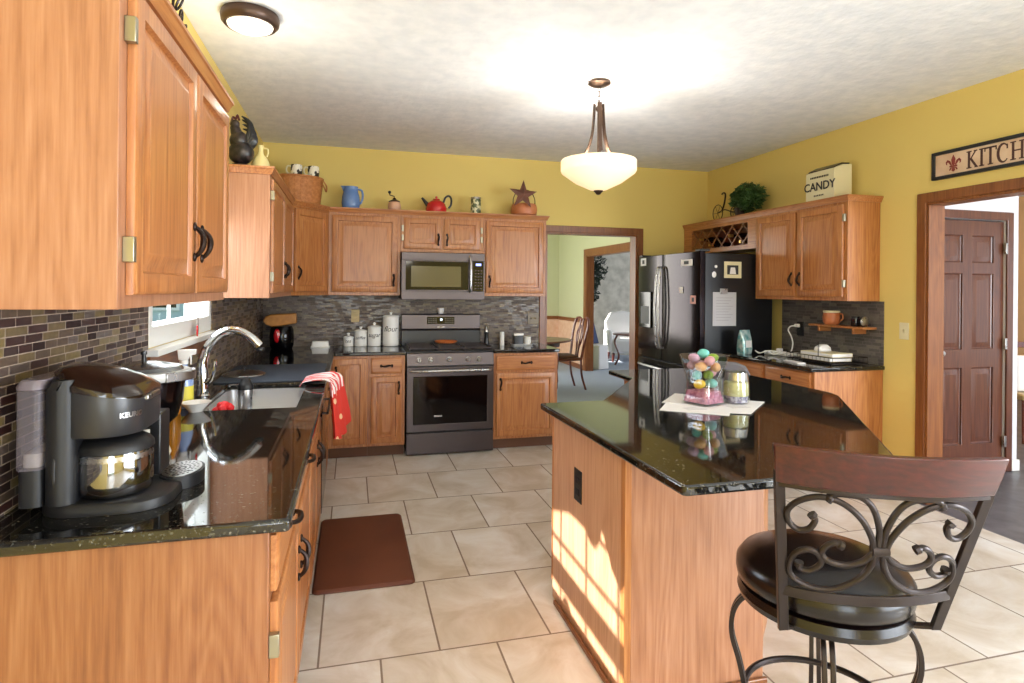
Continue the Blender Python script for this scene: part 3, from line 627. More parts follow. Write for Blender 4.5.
def cab_drawer(parent, x0, x1, z0, z1, handle=True):
    b = MB(); panel_rings(b, x0, x1, z0, z1, [(0,-0.001),(0,-0.012),(0.003,-0.016),(0.014,-0.020),(0.02,-0.020)])
    d = b.build('drawer', M['oak_h'], parent)
    if handle: pull(d, (x0+x1)/2, (z0+z1)/2, False, name='drawer_handle')
    return d
def base_cab(name, label, loc, rz, w, d, fronts, z1=0.882, toe=True, panel=None):
    t = thing(name, label, 'cabinet', loc, rz)
    MB().box(0, w, 0.0, d, 0.10, z1).build('carcass', M[panel or 'oak_v'], t, bevel=0.0015)
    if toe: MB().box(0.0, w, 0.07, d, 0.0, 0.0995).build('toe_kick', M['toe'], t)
    for f in fronts:
        if f[0] == 'door': cab_door(t, *f[1:])
        elif f[0] == 'drawer': cab_drawer(t, *f[1:])
    return t
def crown(parent, pts, z0=2.140, z1=2.185, m='oak_h'):
    """small moulding swept along the cabinet fronts; pts run with the front on the right hand"""
    prof = [(0.000, z0), (0.010, z0), (0.014, z0+0.012), (0.022, z0+0.030), (0.027, z0+0.034), (0.027, z1), (-0.03, z1), (-0.03, z1-0.01), (0.0, z1-0.012)]
    P = [Vector((p[0], p[1])) for p in pts]; rings = []
    for i, p in enumerate(P):
        n = Vector((0, 0)); k = 0
        for a, b_ in ((i-1, i), (i, i+1)):
            if a < 0 or b_ >= len(P): continue
            e = (P[b_]-P[a]).normalized(); n += Vector((e.y, -e.x)); k += 1
        n.normalize(); 
        if k == 2:
            e = (P[i+1]-P[i]).normalized(); q = Vector((e.y, -e.x)); n = n/max(0.5, n.dot(q))
        rings.append([(p.x+n.x*o, p.y+n.y*o, z) for o, z in prof])
    return MB().loft(rings).build('crown_moulding', M[m], parent, ang=25)
def upper_cab(name, label, loc, rz, w, d, fronts, z0=1.395, z1=2.150, cr=None, panel=None):
    t = thing(name, label, 'cabinet', (loc[0], loc[1], 0), rz)
    MB().box(0, w, 0, d, z0, z1).build('carcass', M[panel or 'oak_v'], t, bevel=0.0015)
    for f in fronts: cab_door(t, *f[1:])
    if cr: crown(t, cr)
    return t
g = 0.0012
# left base run (front faces +X; local x runs along world Y)
XF = -0.185; LD = XF-XL-0.002
base_cab('base_cabinet', 'oak base cabinet with two drawers and two doors nearest the coffee maker', (XF, 1.515, 0), PI/2, 1.275, LD,
    [('drawer', 0.03, 0.63, 0.725, 0.860), ('drawer', 0.655, 1.250, 0.725, 0.860),
     ('door', 0.03, 0.63, 0.125, 0.700, (0.595, 0.54), 0.021), ('door', 0.655, 1.250, 0.125, 0.700, (0.69, 0.54), None)], panel='oak_end')
# its carcass under the sink stays open at the top for the bowl
t = thing('sink_cabinet', 'oak sink cabinet with two doors under the steel sink', 'cabinet', (XF, 1.51+1.28+g, 0), PI/2)
MB().grid([0, 0.02, 0.92, 0.94], [0.0, 0.02, LD-0.01, LD], hole((0.02, 0.92, 0.02, LD-0.01)), 0.10, 0.882, fz).build('carcass', M['oak_v'], t)
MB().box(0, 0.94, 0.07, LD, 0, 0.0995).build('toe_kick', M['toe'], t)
cab_drawer(t, 0.03, 0.91, 0.725, 0.860, False); cab_door(t, 0.03, 0.46, 0.125, 0.70, (0.425, 0.60)); cab_door(t, 0.48, 0.91, 0.125, 0.70, (0.515, 0.60))
t = thing('dishwasher', 'black dishwasher between the sink cabinet and the corner', 'dishwasher', (XF, 3.735, 0), PI/2)
MB().box(0.0, 0.60, 0.01, LD, 0.02, 0.880).build('body', M['blacksat'], t)
MB().box(0.004, 0.596, -0.022, 0.009, 0.11, 0.74).build('door', M['bsteel'], t, bevel=0.004)
MB().box(0.004, 0.596, -0.022, 0.009, 0.745, 0.875).build('control_panel', M['blackgl'], t, bevel=0.003)
MB().tube([(0.06,-0.022,0.70),(0.06,-0.05,0.70),(0.54,-0.05,0.70),(0.54,-0.022,0.70)], 0.008, 8).build('handle', M['dsteel'], t)
base_cab('base_cabinet', 'oak corner base cabinet between the dishwasher and the back run', (XF, 4.3375, 0), PI/2, 0.935, LD,
    [('door', 0.03, 0.42, 0.125, 0.860, (0.385, 0.74), None)])
# back base run
YF = 5.275; BD = YB-YF-0.002
base_cab('base_cabinet', 'oak base cabinet with one tall door left of the range drawer unit', (XF+0.001, YF, 0), 0, 0.325, BD,
    [('door', 0.035, 0.312, 0.125, 0.860, (0.06, 0.74), None)])
base_cab('base_cabinet', 'narrow oak base cabinet with a drawer touching the left side of the range', (XF+0.3275, YF, 0), 0, 0.312, BD,
    [('drawer', 0.022, 0.285, 0.725, 0.860), ('door', 0.022, 0.285, 0.125, 0.700, (0.258, 0.60), None)])
base_cab('base_cabinet', 'oak base cabinet with one drawer right of the range, holding the salt and toaster', (1.248, YF, 0), 0, 0.610, BD,
    [('drawer', 0.025, 0.585, 0.725, 0.860), ('door', 0.025, 0.585, 0.125, 0.700, (0.06, 0.60), None)])
# right base run (front faces -X; local x runs towards the camera)
XRF = 3.235
base_cab('base_cabinet', 'oak base cabinet with two drawers beside the refrigerator, under the wall shelf', (XRF, 4.655, 0), -PI/2, 1.05, XR-XRF-0.002,
    [('drawer', 0.03, 0.50, 0.745, 0.870), ('drawer', 0.535, 1.02, 0.745, 0.870),
     ('door', 0.03, 0.50, 0.125, 0.72, (0.47, 0.62), None), ('door', 0.535, 1.02, 0.125, 0.72, (0.565, 0.62), None)])
# uppers on the left wall
XU = -0.48; UD = XU-XL-0.002
t = upper_cab('wall_cabinet', 'large oak wall cabinet with two doors at the near left, above the coffee maker', (XU, 1.44), PI/2, 1.09, UD,
    [('door', 0.045, 0.577, 1.440, 2.118, (0.545, 1.595), 0.033), ('door', 0.597, 1.07, 1.440, 2.118, (0.635, 1.595), None)],
    z0=1.410, cr=[(0.0, UD), (0.0, 0.0), (1.09, 0.0), (1.09, UD)], panel='oak_panel')
t = upper_cab('wall_cabinet', 'oak wall cabinet between the sink window and the corner, under the black rooster', (XU, 3.86), PI/2, 1.338, UD,
    [('door', 0.03, 0.655, 1.425, 2.118, (0.62, 1.585), 0.020), ('door', 0.68, 1.32, 1.425, 2.118, (0.72, 1.585), None)],
    cr=[(0.0, UD), (0.0, 0.0), (1.337, 0.0)], panel='oak_panel')
# diagonal corner unit
YU = 5.60
t = thing('wall_cabinet', 'diagonal oak corner wall cabinet with one door, under the basket', 'cabinet', (XL, YB, 0))
px0, py0 = XU-XL, -(YB-5.199); px1, py1 = 0.594, YU-YB
MB().prism([(0.002, -0.002), (0.002, py0), (px0, py0), (px1, py1), (px1, -0.002)], 1.395, 2.150).build('carcass', M['oak_v'], t, bevel=0.0015)
crown(t, [(px0, py0), (px1, py1)])
ang = math.atan2(py1-py0, px1-px0); Ld = math.hypot(px1-px0, py1-py0)
b = MB(); panel_rings(b, 0.03, Ld-0.03, 1.425, 2.118, DOOR_STEPS)
MT = Matrix.Translation((px0, py0, 0)) @ Matrix.Rotation(ang, 4, 'Z')
b.xf(MT); d = b.build('door', M['oak_v'], t)
h = pull(d, 0.065, 1.585); h.data.transform(MT)
# back uppers
BU = YB-YU-0.002
upper_cab('wall_cabinet', 'square oak wall cabinet with one door left of the microwave, above the canisters', (-0.205, YU), 0, 0.636, BU,
    [('door', 0.03, 0.61, 1.425, 2.118, (0.575, 1.535), None)], cr=[(0.001, 0), (0.636, 0)])
upper_cab('wall_cabinet', 'low oak wall cabinet with two small doors over the microwave', (0.432, YU), 0, 0.778, BU,
    [('door', 0.028, 0.375, 1.830, 2.118, (0.347, 1.92), 0.018), ('door', 0.40, 0.750, 1.830, 2.118, (0.428, 1.92), 0.76)], z0=1.800, cr=[(0, 0), (0.778, 0)])
upper_cab('wall_cabinet', 'square oak wall cabinet with one door beside the dining doorway', (1.211, YU), 0, 0.632, BU,
    [('door', 0.025, 0.605, 1.425, 2.118, (0.060, 1.535), None)], cr=[(0, 0), (0.632, 0), (0.632, BU)])
# right uppers
XRU = 3.55; RD = XR-XRU-0.002
upper_cab('wall_cabinet', 'oak wall cabinet with two doors on the right wall, under the cream box', (XRU, 4.685), -PI/2, 1.045, RD,
    [('door', 0.03, 0.515, 1.425, 2.118, (0.483, 1.565), None), ('door', 0.54, 1.012, 1.425, 2.118, (0.575, 1.565), 1.022)], cr=[(0, 0), (1.045, 0), (1.045, RD)])
# wine rack over the refrigerator
t = thing('wine_rack', 'oak wine rack with crossed lattice above the refrigerator', 'wine rack', (XRU, 5.905, 0), -PI/2)
W = 1.218
MB().grid([0, 0.15, 1.10, W], [1.855, 1.900, 2.105, 2.150], hole((0.15, 1.10, 1.90, 2.105)), 0.0, RD, fy).build('carcass', M['oak_h'], t, bevel=0.0015)
MB().box(0.15, 1.10, RD-0.012, RD-0.002, 1.90, 2.105).build('back_panel', M['cherry'], t)
crown(t, [(0, RD*0.02), (W, 0)])
lt = MB()
for k in range(-1, 8):
    for s in (-1, 1):
        xa = 0.15+k*0.17; 
        a, b_ = (xa, 1.90 if s > 0 else 2.105), (xa+0.205, 2.105 if s > 0 else 1.90)
        def cl(p, q, X):
            k_ = (X-p[0])/(q[0]-p[0]); return (X, p[1]+(q[1]-p[1])*k_)
        if a[0] < 0.15: a = cl(a, b_, 0.15)
        if b_[0] > 1.10: b_ = cl(a, b_, 1.10)
        if b_[0]-a[0] < 0.02: continue
        yy = 0.012 if s > 0 else 0.020
        lt.strip([(a[0], yy, a[1]), (b_[0], yy, b_[1])], 0.008, 0.010, (0, 1, 0))
lt.build('lattice', M['oak_dark_h'], t)
wb = None
for i, x in enumerate((0.27, 0.44, 0.78, 0.95)):
    if wb is None:
        wb = thing('wine_bottle', 'dark wine bottle lying in the rack above the refrigerator', 'bottle', (0, 0, 0), 0, 'wine bottles in the rack')
        MB().lathe([(0.0,0.02),(0.012,0.02),(0.013,0.08),(0.017,0.10),(0.034,0.14),(0.036,0.16),(0.036,0.275),(0.0,0.278)], n=16, axis='y').build('glass_body', M['wine'], wb)
        MB().lathe([(0.0,0.012),(0.0145,0.012),(0.0150,0.055),(0.0145,0.056)], n=16, axis='y').build('neck_foil', M['gold'], wb)
        o = wb
    else: o = copy_tree(wb)
    o.rotation_euler = (0, 0, -PI/2); o.location = (XRU+0.014, 5.905-x, 1.937+(0.0 if i % 2 else 0.07))

# ------------------------------------------------------------------ worktops
ZT = 0.914
SY0, SY1, SX0, SX1 = 2.90, 3.66, -0.665, -0.245
def rounded(us): return us
b = MB().grid([XL+0.001, SX0, SX1, -0.136, 0.463], [1.496, SY0, SY1, 5.245, YB-0.001],
    lambda x, y: (x < -0.136 or y > 5.245) and not (SX0 < x < SX1 and SY0 < y < SY1), 0.8825, ZT, fz)
tag(b.build('worktop', M['granite'], bevel=0.009, seg=3), 'black granite worktop running past the sink into the back corner', 'worktop')
tag(MB().box(1.246, 1.873, 5.245, YB-0.001, 0.8825, ZT).build('worktop', M['granite'], bevel=0.009, seg=3), 'short black granite worktop right of the range', 'worktop')
tag(MB().box(3.190, XR-0.001, 3.585, 4.662, 0.8825, ZT).build('worktop', M['granite'], bevel=0.009, seg=3), 'black granite worktop beside the refrigerator', 'worktop')

# ------------------------------------------------------------------ island
t = thing('kitchen_island', 'oak island with a diagonal black granite top', 'kitchen island', (0.945, 1.93, 0))
body = [(0.945,1.935),(1.50,1.935),(1.66,2.10),(2.36,3.10),(2.36,3.70),(1.78,3.70),(1.78,3.46),(1.24,2.70),(0.965,2.70),(0.945,2.70)]
L_ = lambda pl: [(x-0.945, y-1.93) for x, y in pl]
MB().prism(L_(body), 0.10, 0.882).build('carcass', M['oak_v'], t, bevel=0.002)
MB().prism(L_([(0.955,1.945),(1.49,1.945),(1.65,2.11),(2.35,3.11),(2.35,3.69),(1.83,3.69),(1.83,3.43),(1.26,2.63),(0.955,2.63)]), 0, 0.0995).build('plinth', M['oak_v'], t)
MB().box(-0.011, -0.0005, 0.0225, 0.765, 0.005, 0.881).build('side_panel', wood('oak_island_side', 'z', 'a87858', 'bd8f70', 'cea385', rough=0.4), t, bevel=0.001)
MB().box(-0.014, -0.0005, 0.764, 0.776, 0.085, 0.881).build('corner_strip', M['oak_v'], t, bevel=0.001)
MB().box(-0.014, 0.012, -0.012, 0.022, 0.005, 0.881).build('corner_post', M['oak_v'], t, bevel=0.002)
MB().box(0.013, 0.557, -0.009, 0.0045, 0.005, 0.881).build('end_panel', M['oak_panel'], t, bevel=0.001)
MB().box(-0.030, -0.0145, -0.028, 0.70, 0.0, 0.022).box(-0.0145, 0.565, -0.028, -0.0125, 0.0, 0.022).build('shoe_moulding', M['oak_dark'], t, bevel=0.005)
top = [(0.882,2.750),(0.900,1.500),(0.912,1.488),(1.66,1.488),(1.69,1.50),(2.50,2.61),(2.53,2.70),(2.53,3.78),(1.70,3.78),(1.70,3.42),(1.21,2.755)]
MB().prism(L_(top), 0.8825, ZT).build('worktop', M['granite'], t, bevel=0.010, seg=3)
o = MB().box(-0.0155, -0.0115, 0.400, 0.482, 0.565, 0.700).build('outlet_plate', M['black'], t, bevel=0.001)
for z in (0.607, 0.655): MB().box(-0.018, -0.0156, 0.424, 0.458, z-0.014, z+0.014).build('socket', M['blacksat'], o, bevel=0.002)

# ------------------------------------------------------------------ range
t = thing('gas_range', 'dark stainless gas range with five knobs between the base cabinets', 'range', (0.467, 5.27, 0))
RW = 0.774
MB().box(0.002, RW-0.002, 0.0, 0.635, 0.03, 0.895).build('body', M['blacksat'], t, bevel=0.002)
MB().box(0.0, RW, -0.028, -0.001, 0.012, 0.195).build('drawer', M['dsteel'], t, bevel=0.005)
d = MB().grid([0.0, 0.058, RW-0.058, RW], [0.210, 0.272, 0.690, 0.775], hole((0.058, RW-0.058, 0.272, 0.690)), -0.030, -0.001, fy).build('oven_door', M['dsteel'], t, bevel=0.004)
MB().box(0.059, RW-0.059, -0.026, -0.006, 0.273, 0.689).build('window', M['blackgl'], d, bevel=0.002)
MB().tube([(0.035,-0.030,0.745),(0.037,-0.066,0.745),(0.060,-0.078,0.745),(RW-0.060,-0.078,0.745),(RW-0.037,-0.066,0.745),(RW-0.035,-0.030,0.745)], 0.0125, 12).build('handle', M['steel'], d)
MB().box(0.24, 0.31, -0.0285, -0.0262, 0.335, 0.350).build('badge', M['steel'], d)
MB().prism([(-0.030,0.785),(-0.001,0.785),(-0.001,0.893),(-0.015,0.893)], 0.0, RW, f=lambda a, b, c: (c, a, b)).build('control_panel', M['dsteel'], t, bevel=0.002)
for x in (0.105, 0.205, 0.372, 0.540, 0.640):
    k = MB().lathe([(0.024,0),(0.024,-0.006),(0.018,-0.009),(0.018,-0.028),(0.015,-0.031),(0.0,-0.031)], (x, -0.024, 0.838), 20, axis='y').build('knob', M['steel'], t)
    MB().box(x-0.003, x+0.003, -0.0575, -0.0552, 0.826, 0.852).build('pointer', M['black'], k)
MB().box(0.0, RW, -0.012, 0.625, 0.8955, 0.912).build('cooktop', M['black'], t, bevel=0.005)
for x0 in (0.03, 0.285, 0.525):
    gmb = MB(); x1 = x0+(0.245 if x0 != 0.285 else 0.23); 
    for x in (x0, x1): gmb.box(x-0.005, x+0.005, 0.03, 0.52, 0.926, 0.938)
    for y in (0.03, 0.155, 0.275, 0.395, 0.52): gmb.box(x0, x1, y-0.005, y+0.005, 0.9265, 0.9375)
    for x in (x0, x1):
        for y in (0.03, 0.52): gmb.box(x-0.006, x+0.006, y-0.006, y+0.006, 0.9125, 0.93)
    gmb.build('grate', M['iron'], t)
for x, y in ((0.15,0.14),(0.15,0.40),(0.40,0.27),(0.645,0.14),(0.645,0.40)):
    MB().lathe([(0.05,0.9125),(0.05,0.917),(0.034,0.918),(0.034,0.925),(0.0,0.926)], (x, y, 0), 20).build('burner', M['iron'], t)
MB().prism([(0.575,0.9125),(0.634,0.9125),(0.634,1.205),(0.600,1.215),(0.590,1.205),(0.580,1.07),(0.560,1.055)], 0.0, RW, f=lambda a, b, c: (c, a, b)).build('backguard', [M['dsteel']], t, bevel=0.003)
MB().prism([(0.556,0.9135),(0.574,0.9135),(0.578,1.068),(0.558,1.052)], 0.003, RW-0.003, f=lambda a, b, c: (c, a, b)).build('vent_trim', M['black'], t)
dp = MB().prism([(0.5805,1.115),(0.5865,1.115),(0.5905,1.185),(0.5855,1.185)], 0.245, 0.515, f=lambda a, b, c: (c, a, b)).build('display', M['blackgl'], t, bevel=0.001)
kk = MB()
for i in range(11):
    if 4 <= i <= 6: continue
    for z in (1.125, 1.145, 1.165): kk.box(0.258+i*0.0235, 0.268+i*0.0235, 0.5795+(z-1.125)*0.07-0.001, 0.584+(z-1.125)*0.07, z, z+0.007)
kk.build('keypad', M['grey_ink'], dp)
MB().box(0.375, 0.395, 0.5795, 0.585, 1.15, 1.168).build('clock', mat('clock_digits', 'dfe8ff', emit='dfe8ff', estr=1.5), dp)
MB().box(0.345, 0.415, 0.578, 0.582, 1.082, 1.090).build('badge', M['steel'], t)
# things on the range
t = MB().lathe([(0.0,0.004),(0.06,0.0),(0.085,0.006),(0.098,0.022),(0.094,0.024),(0.080,0.012),(0.0,0.010)], n=36, sx=1.15)
o = t.build('spoon_rest', mat('orange_glaze', 'd2743e', 0.3)); o.location = (0.880, 5.72, 0.9385)
tag(o, 'orange oval dish on the rear of the range', 'dish')
o = MB().lathe([(0.0,0.0),(0.022,0.0),(0.030,0.012),(0.033,0.055),(0.030,0.055),(0.027,0.014),(0.0,0.006)], n=24).build('white_cup', M['white'])
o.location = (0.850, 5.885, 1.2155); tag(o, 'small white cup standing on top of the range backguard', 'cup')

# ------------------------------------------------------------------ microwave
t = thing('microwave', 'stainless over-the-range microwave with a vertical handle', 'microwave', (0.4355, 5.515, 0))
MW, m0, m1 = 0.770, 1.362, 1.792
MB().box(0.002, MW-0.002, 0.0, 0.40, m0+0.005, m1).build('body', M['blacksat'], t)
MB().box(0.0, MW, -0.020, -0.001, 1.722, m1).build('vent_panel', M['dsteel'], t, bevel=0.002)
MB().box(0.0, MW, -0.020, -0.001, m0, 1.438).build('lower_panel', M['dsteel'], t, bevel=0.002)
d = MB().grid([0.0, 0.035, 0.615, 0.655], [1.440, 1.450, 1.712, 1.720], hole((0.035, 0.615, 1.45, 1.712)), -0.021, -0.001, fy).build('door', M['dsteel'], t, bevel=0.001)
MB().box(0.036, 0.614, -0.020, -0.004, 1.451, 1.711).build('glass_panel', M['blackgl'], d, bevel=0.001)
MB().box(0.085, 0.545, -0.0215, -0.0202, 1.478, 1.668).build('window', mat('window_mesh', '4a4636', 0.12, coat=0.4), d)
MB().tube([(0.628,-0.021,1.435),(0.628,-0.050,1.45),(0.632,-0.060,1.50),(0.632,-0.062,1.58),(0.632,-0.060,1.68),(0.628,-0.050,1.75),(0.628,-0.021,1.765)], 0.010, 10).build('handle', M['steel'], d)
c_ = MB().box(0.656, MW-0.012, -0.021, -0.004, 1.442, 1.718).build('control_panel', M['blackgl'], t, bevel=0.001)
MB().box(0.757+0.002, MW, -0.0205, -0.001, 1.440, 1.720).build('side_trim', M['dsteel'], t)
MB().box(0.685, 0.735, -0.0225, -0.0212, 1.678, 1.700).build('clock', mat('clock_blue', '8fa0ff', emit='8f9dff', estr=1.6), c_)
kk = MB()
for i in range(3):
    for j in range(7): kk.box(0.676+i*0.027, 0.691+i*0.027, -0.0222, -0.0212, 1.46+j*0.028, 1.468+j*0.028)
kk.build('keypad', mat('dim_keys', '4f3c46', 0.5), c_)

# ------------------------------------------------------------------ refrigerator
t = thing('refrigerator', 'black stainless french door refrigerator with papers on its side', 'refrigerator', (3.030, 5.86, 0), -PI/2)
FW = 1.18       # local x runs from the back wall towards the camera
MB().box(0.003, FW-0.003, 0.0, 0.70, 0.02, 1.80).build('body', mat('fridge_side', '0d0d11', 0.35), t, bevel=0.004)
def curved_front(x0, x1, z0, z1, name, m, by=0.022):
    b = MB(); n = 10; front = []; 
    xc = (x0+x1)/2
    poly = [(x1, -0.002), (x0, -0.002)]
    for i in range(n+1):
        x = x0+(x1-x0)*i/n; k = (x/FW*2-1); y = -0.055-by*(1-k*k)
        if i in (0, n): y += 0.004
        poly.append((x, y))
    b.prism(poly, z0, z1); return b.build(name, m, t, bevel=0.004)
HX = 0.55
dl = curved_front(0.002, HX-0.002, 0.775, 1.815, 'door', M['bsteel'])
dr = curved_front(HX+0.002, FW-0.002, 0.775, 1.815, 'door', M['bsteel'])
dz = curved_front(0.002, FW-0.002, 0.085, 0.765, 'freezer_drawer', M['bsteel'])
for s, d in ((-1, dl), (1, dr)):
    x = HX+s*0.030
    MB().tube(smooth([(x,-0.070,0.90),(x,-0.115,0.93),(x+s*0.004,-0.135,1.20),(x+s*0.004,-0.135,1.36),(x,-0.115,1.66),(x,-0.070,1.69)], 5), 0.011, 10).build('door_handle', M['steel'], d)
MB().tube(smooth([(0.10,-0.066,0.69),(0.12,-0.105,0.70),(0.34,-0.125,0.70),(FW-0.34,-0.125,0.70),(FW-0.12,-0.105,0.70),(FW-0.10,-0.066,0.69)], 5), 0.011, 10).build('drawer_handle', M['steel'], dz)
dd = MB().box(0.09, 0.34, -0.0885, -0.060, 1.08, 1.45).build('ice_dispenser', M['blackgl'], dl, bevel=0.006)
MB().box(0.13, 0.30, -0.091, -0.0886, 1.12, 1.30).build('recess', M['blacksat'], dd, bevel=0.002)
MB().box(0.003, FW-0.003, -0.045, 0.0, 0.02, 0.08).build('grille', M['blacksat'], t)
for x in (0.05, FW-0.05): MB().box(x-0.04, x+0.04, -0.05, 0.05, 1.8155, 1.835).build('hinge_cover', M['blacksat'], t, bevel=0.004)
def magnet(name, label, cat, faces, loc=(0,0,0)):
    o = faces; tag(o, label, cat); return o
# papers on the near side of the refrigerator (plane y = 4.68)
FY = 5.86-FW+0.003-0.0008
def onside(x0, x1, z0, z1, name, m, label, cat, slant=0.0, extra=None):
    b = MB(); b.prism([(x0, z0), (x1, z0+slant), (x1, z1+slant), (x0, z1)], FY-0.002, FY, f=fy)
    mm = [m]
    if extra: extra(b); mm = [m, M['ink'], M['grey_ink'], M['paper']]
    return tag(b.build(name, mm), label, cat)
def pic(b):
    b.prism([(3.25,1.612),(3.365,1.612),(3.365,1.695),(3.25,1.695)], FY-0.0035, FY-0.0021, 1, f=fy)
    b.prism([(3.275,1.616),(3.34,1.616),(3.33,1.675),(3.285,1.675)], FY-0.0045, FY-0.0036, 3, f=fy)
onside(3.219, 3.397, 1.580, 1.728, 'photo_frame_magnet', M['cream'], 'cream photo frame magnet on the upper side of the refrigerator', 'magnet', extra=pic)
def lines(b):
    for i in range(9): b.box(3.14, 3.31-0.02*(i % 3), FY-0.0032, FY-0.0021, 1.40-i*0.025, 1.403-i*0.025, 2)
onside(3.107, 3.346, 1.150, 1.452, 'paper_sheet', mat('grey_paper', 'b5b4ba', 0.75), 'white sheet of paper hanging on the refrigerator side', 'paper', extra=lines)
o = MB().box(3.175, 3.252, FY-0.012, FY-0.0035, 1.436, 1.485).build('magnet_clip', M['steel'], bevel=0.002); tag(o, 'steel clip holding the paper sheet on the refrigerator', 'clip')
o = MB().ball((3.116, FY-0.004, 1.609), 0.022, 0.004, 0.028, 14).build('heart_magnet', M['paper']); tag(o, 'small white heart magnet left of the photo frame magnet', 'magnet')
o = MB().lathe([(0.013,0),(0.013,-0.005),(0.0,-0.006)], (3.135, FY, 1.68), 14, axis='y').build('round_magnet', M['paper']); tag(o, 'tiny round white magnet above the heart magnet', 'magnet')
def onfront(y0, y1, z0, z1, name, m, label, dx=0.0, extra=None):
    k = ((5.86-(y0+y1)/2)/FW*2-1); x = 3.030-0.055-0.022*(1-k*k)-0.0015
    b = MB().box(x-0.0025, x-0.0002, y0, y1, z0, z1)
    if extra: b.box(x-0.0035, x-0.0026, y0+(y1-y0)*0.3, y1-(y1-y0)*0.3, z0+(z1-z0)*0.25, z1-(z1-z0)*0.25, 1)
    o = b.build(name, [m, M['ink']]); o['label'] = label; o['category'] = 'magnet'; return o
onfront(4.78, 4.98, 1.69, 1.75, 'word_magnet', M['paper'], 'white strip magnet near the top of the right refrigerator door', extra=1)
onfront(4.73, 4.82, 1.345, 1.42, 'picture_magnet', mat('pink_card', 'd79c90', 0.6), 'small pink square magnet on the right refrigerator door', extra=1)
onfront(4.93, 4.99, 1.44, 1.50, 'note_magnet', M['paper'], 'small white magnet in the middle of the right refrigerator door')
onfront(5.66, 5.78, 1.72, 1.80, 'card_magnet', M['paper'], 'white card at the top of the left refrigerator door', extra=1)

# ------------------------------------------------------------------ pendant lamp and flush lamp
t = thing('pendant_lamp', 'bowl pendant lamp with bronze arms hanging over the island', 'lamp', (1.525, 3.57, 0))
MB().lathe([(0.0,2.7985),(0.072,2.7985),(0.072,2.785),(0.050,2.772),(0.020,2.766),(0.0,2.765)], n=28).build('canopy', M['bronze_lamp'], t)
ch = MB()
for i in range(5):
    z = 2.752-i*0.030; a = (i % 2)*PI/2
    ch.tube([(0.008*math.cos(q)*math.cos(a), 0.008*math.cos(q)*math.sin(a), z+0.019*math.sin(q)) for q in [k*PI/5 for k in range(10)]], 0.0022, 6, closed=True)
ch.build('chain', M['bronze_lamp'], t)
MB().tube([(0,0,2.62),(0,0,2.28)], 0.010, 10).build('stem', M['bronze_lamp'], t)
MB().ball((0,0,2.625), 0.022, n=16).build('hub', M['bronze_lamp'], t)
for k in range(3):
    a = k*2*PI/3+0.25; ca, sa = math.cos(a), math.sin(a)
    pr = [(0.030,2.66),(0.036,2.56),(0.050,2.45),(0.085,2.36),(0.145,2.305),(0.180,2.298)]
    MB().strip(smooth([(r*ca, r*sa, z) for r, z in pr], 5), 0.028, 0.006, (-sa, ca, 0)).build('arm', M['bronze_lamp'], t)
    MB().ball((0.185*ca, 0.185*sa, 2.302), 0.013, n=12).build('arm_cap', M['steel'], t)
MB().lathe([(0.238,2.292),(0.242,2.286),(0.242,2.226),(0.235,2.212),(0.150,2.150),(0.055,2.105),(0.0,2.098),(0.0,2.104),(0.052,2.111),(0.148,2.157),(0.229,2.218),(0.236,2.228),(0.236,2.290)], n=56, caps=(False, False)).build('glass_bowl', M['opal'], t)
MB().lathe([(0.0,2.072),(0.012,2.075),(0.022,2.088),(0.030,2.094),(0.030,2.100),(0.0,2.104)], n=20).build('finial', M['bronze_lamp'], t)
light('pendant_bulb', 'POINT', (1.525, 3.57, 2.235), 27, (1.0, 0.95, 0.88), radius=0.05)
t = thing('flush_ceiling_lamp', 'round flush ceiling lamp with a bronze ring near the sink', 'lamp', (-0.492, 3.17, 0))
MB().lathe([(0.0,2.7985),(0.130,2.7985),(0.136,2.78),(0.132,2.755),(0.118,2.740),(0.107,2.742),(0.107,2.75),(0.0,2.75)], n=48).build('ring', M['bronze_lamp'], t)
MB().lathe([(0.106,2.744),(0.101,2.734),(0.078,2.723),(0.04,2.717),(0.0,2.715)], n=48, caps=(True, False)).build('glass_dome', M['opal_flush'], t)
light('flush_bulb', 'POINT', (-0.492, 3.17, 2.40), 5, (1.0, 0.90, 0.76), radius=0.10)

# ------------------------------------------------------------------ sink, faucet and what is by them
SZ = 0.722
b = MB()
r0, r1 = 0.0, 0.03
def rr(x0, x1, y0, y1, r, z, n=5):
    out = []
    for cx, cy, a0 in ((x1-r, y0+r, -PI/2), (x1-r, y1-r, 0), (x0+r, y1-r, PI/2), (x0+r, y0+r, PI)):
        for i in range(n+1):
            a = a0+PI/2*i/n; out.append((cx+r*math.cos(a), cy+r*math.sin(a), z))
    return out
b.loft([rr(SX0-0.012, SX1+0.012, SY0-0.012, SY1+0.012, 0.03, 0.8815), rr(SX0-0.001, SX1+0.001, SY0-0.001, SY1+0.001, 0.05, 0.8815), rr(SX0, SX1, SY0, SY1, 0.05, 0.86),
        rr(SX0+0.008, SX1-0.008, SY0+0.008, SY1-0.008, 0.05, SZ+0.03), rr(SX0+0.035, SX1-0.035, SY0+0.035, SY1-0.035, 0.03, SZ)], caps=(False, True))
sk = tag(b.build('kitchen_sink', mat('sink_steel', 'bdbcbc', 0.40, 1.0), ang=50), 'stainless steel sink sunk into the left worktop', 'sink')
MB().lathe([(0.0,SZ+0.001),(0.045,SZ+0.001),(0.048,SZ+0.004),(0.030,SZ+0.003),(0.0,SZ+0.002)], (-0.45, 3.28, 0), 24).build('drain', M['chrome'], sk)
t = thing('faucet', 'tall chrome gooseneck faucet behind the sink', 'faucet', (-0.715, 3.28, 0.9145))
MB().lathe([(0.0,0),(0.034,0),(0.035,0.006),(0.028,0.014),(0.026,0.05),(0.024,0.10),(0.0,0.11)], n=24).build('base', M['chrome'], t)
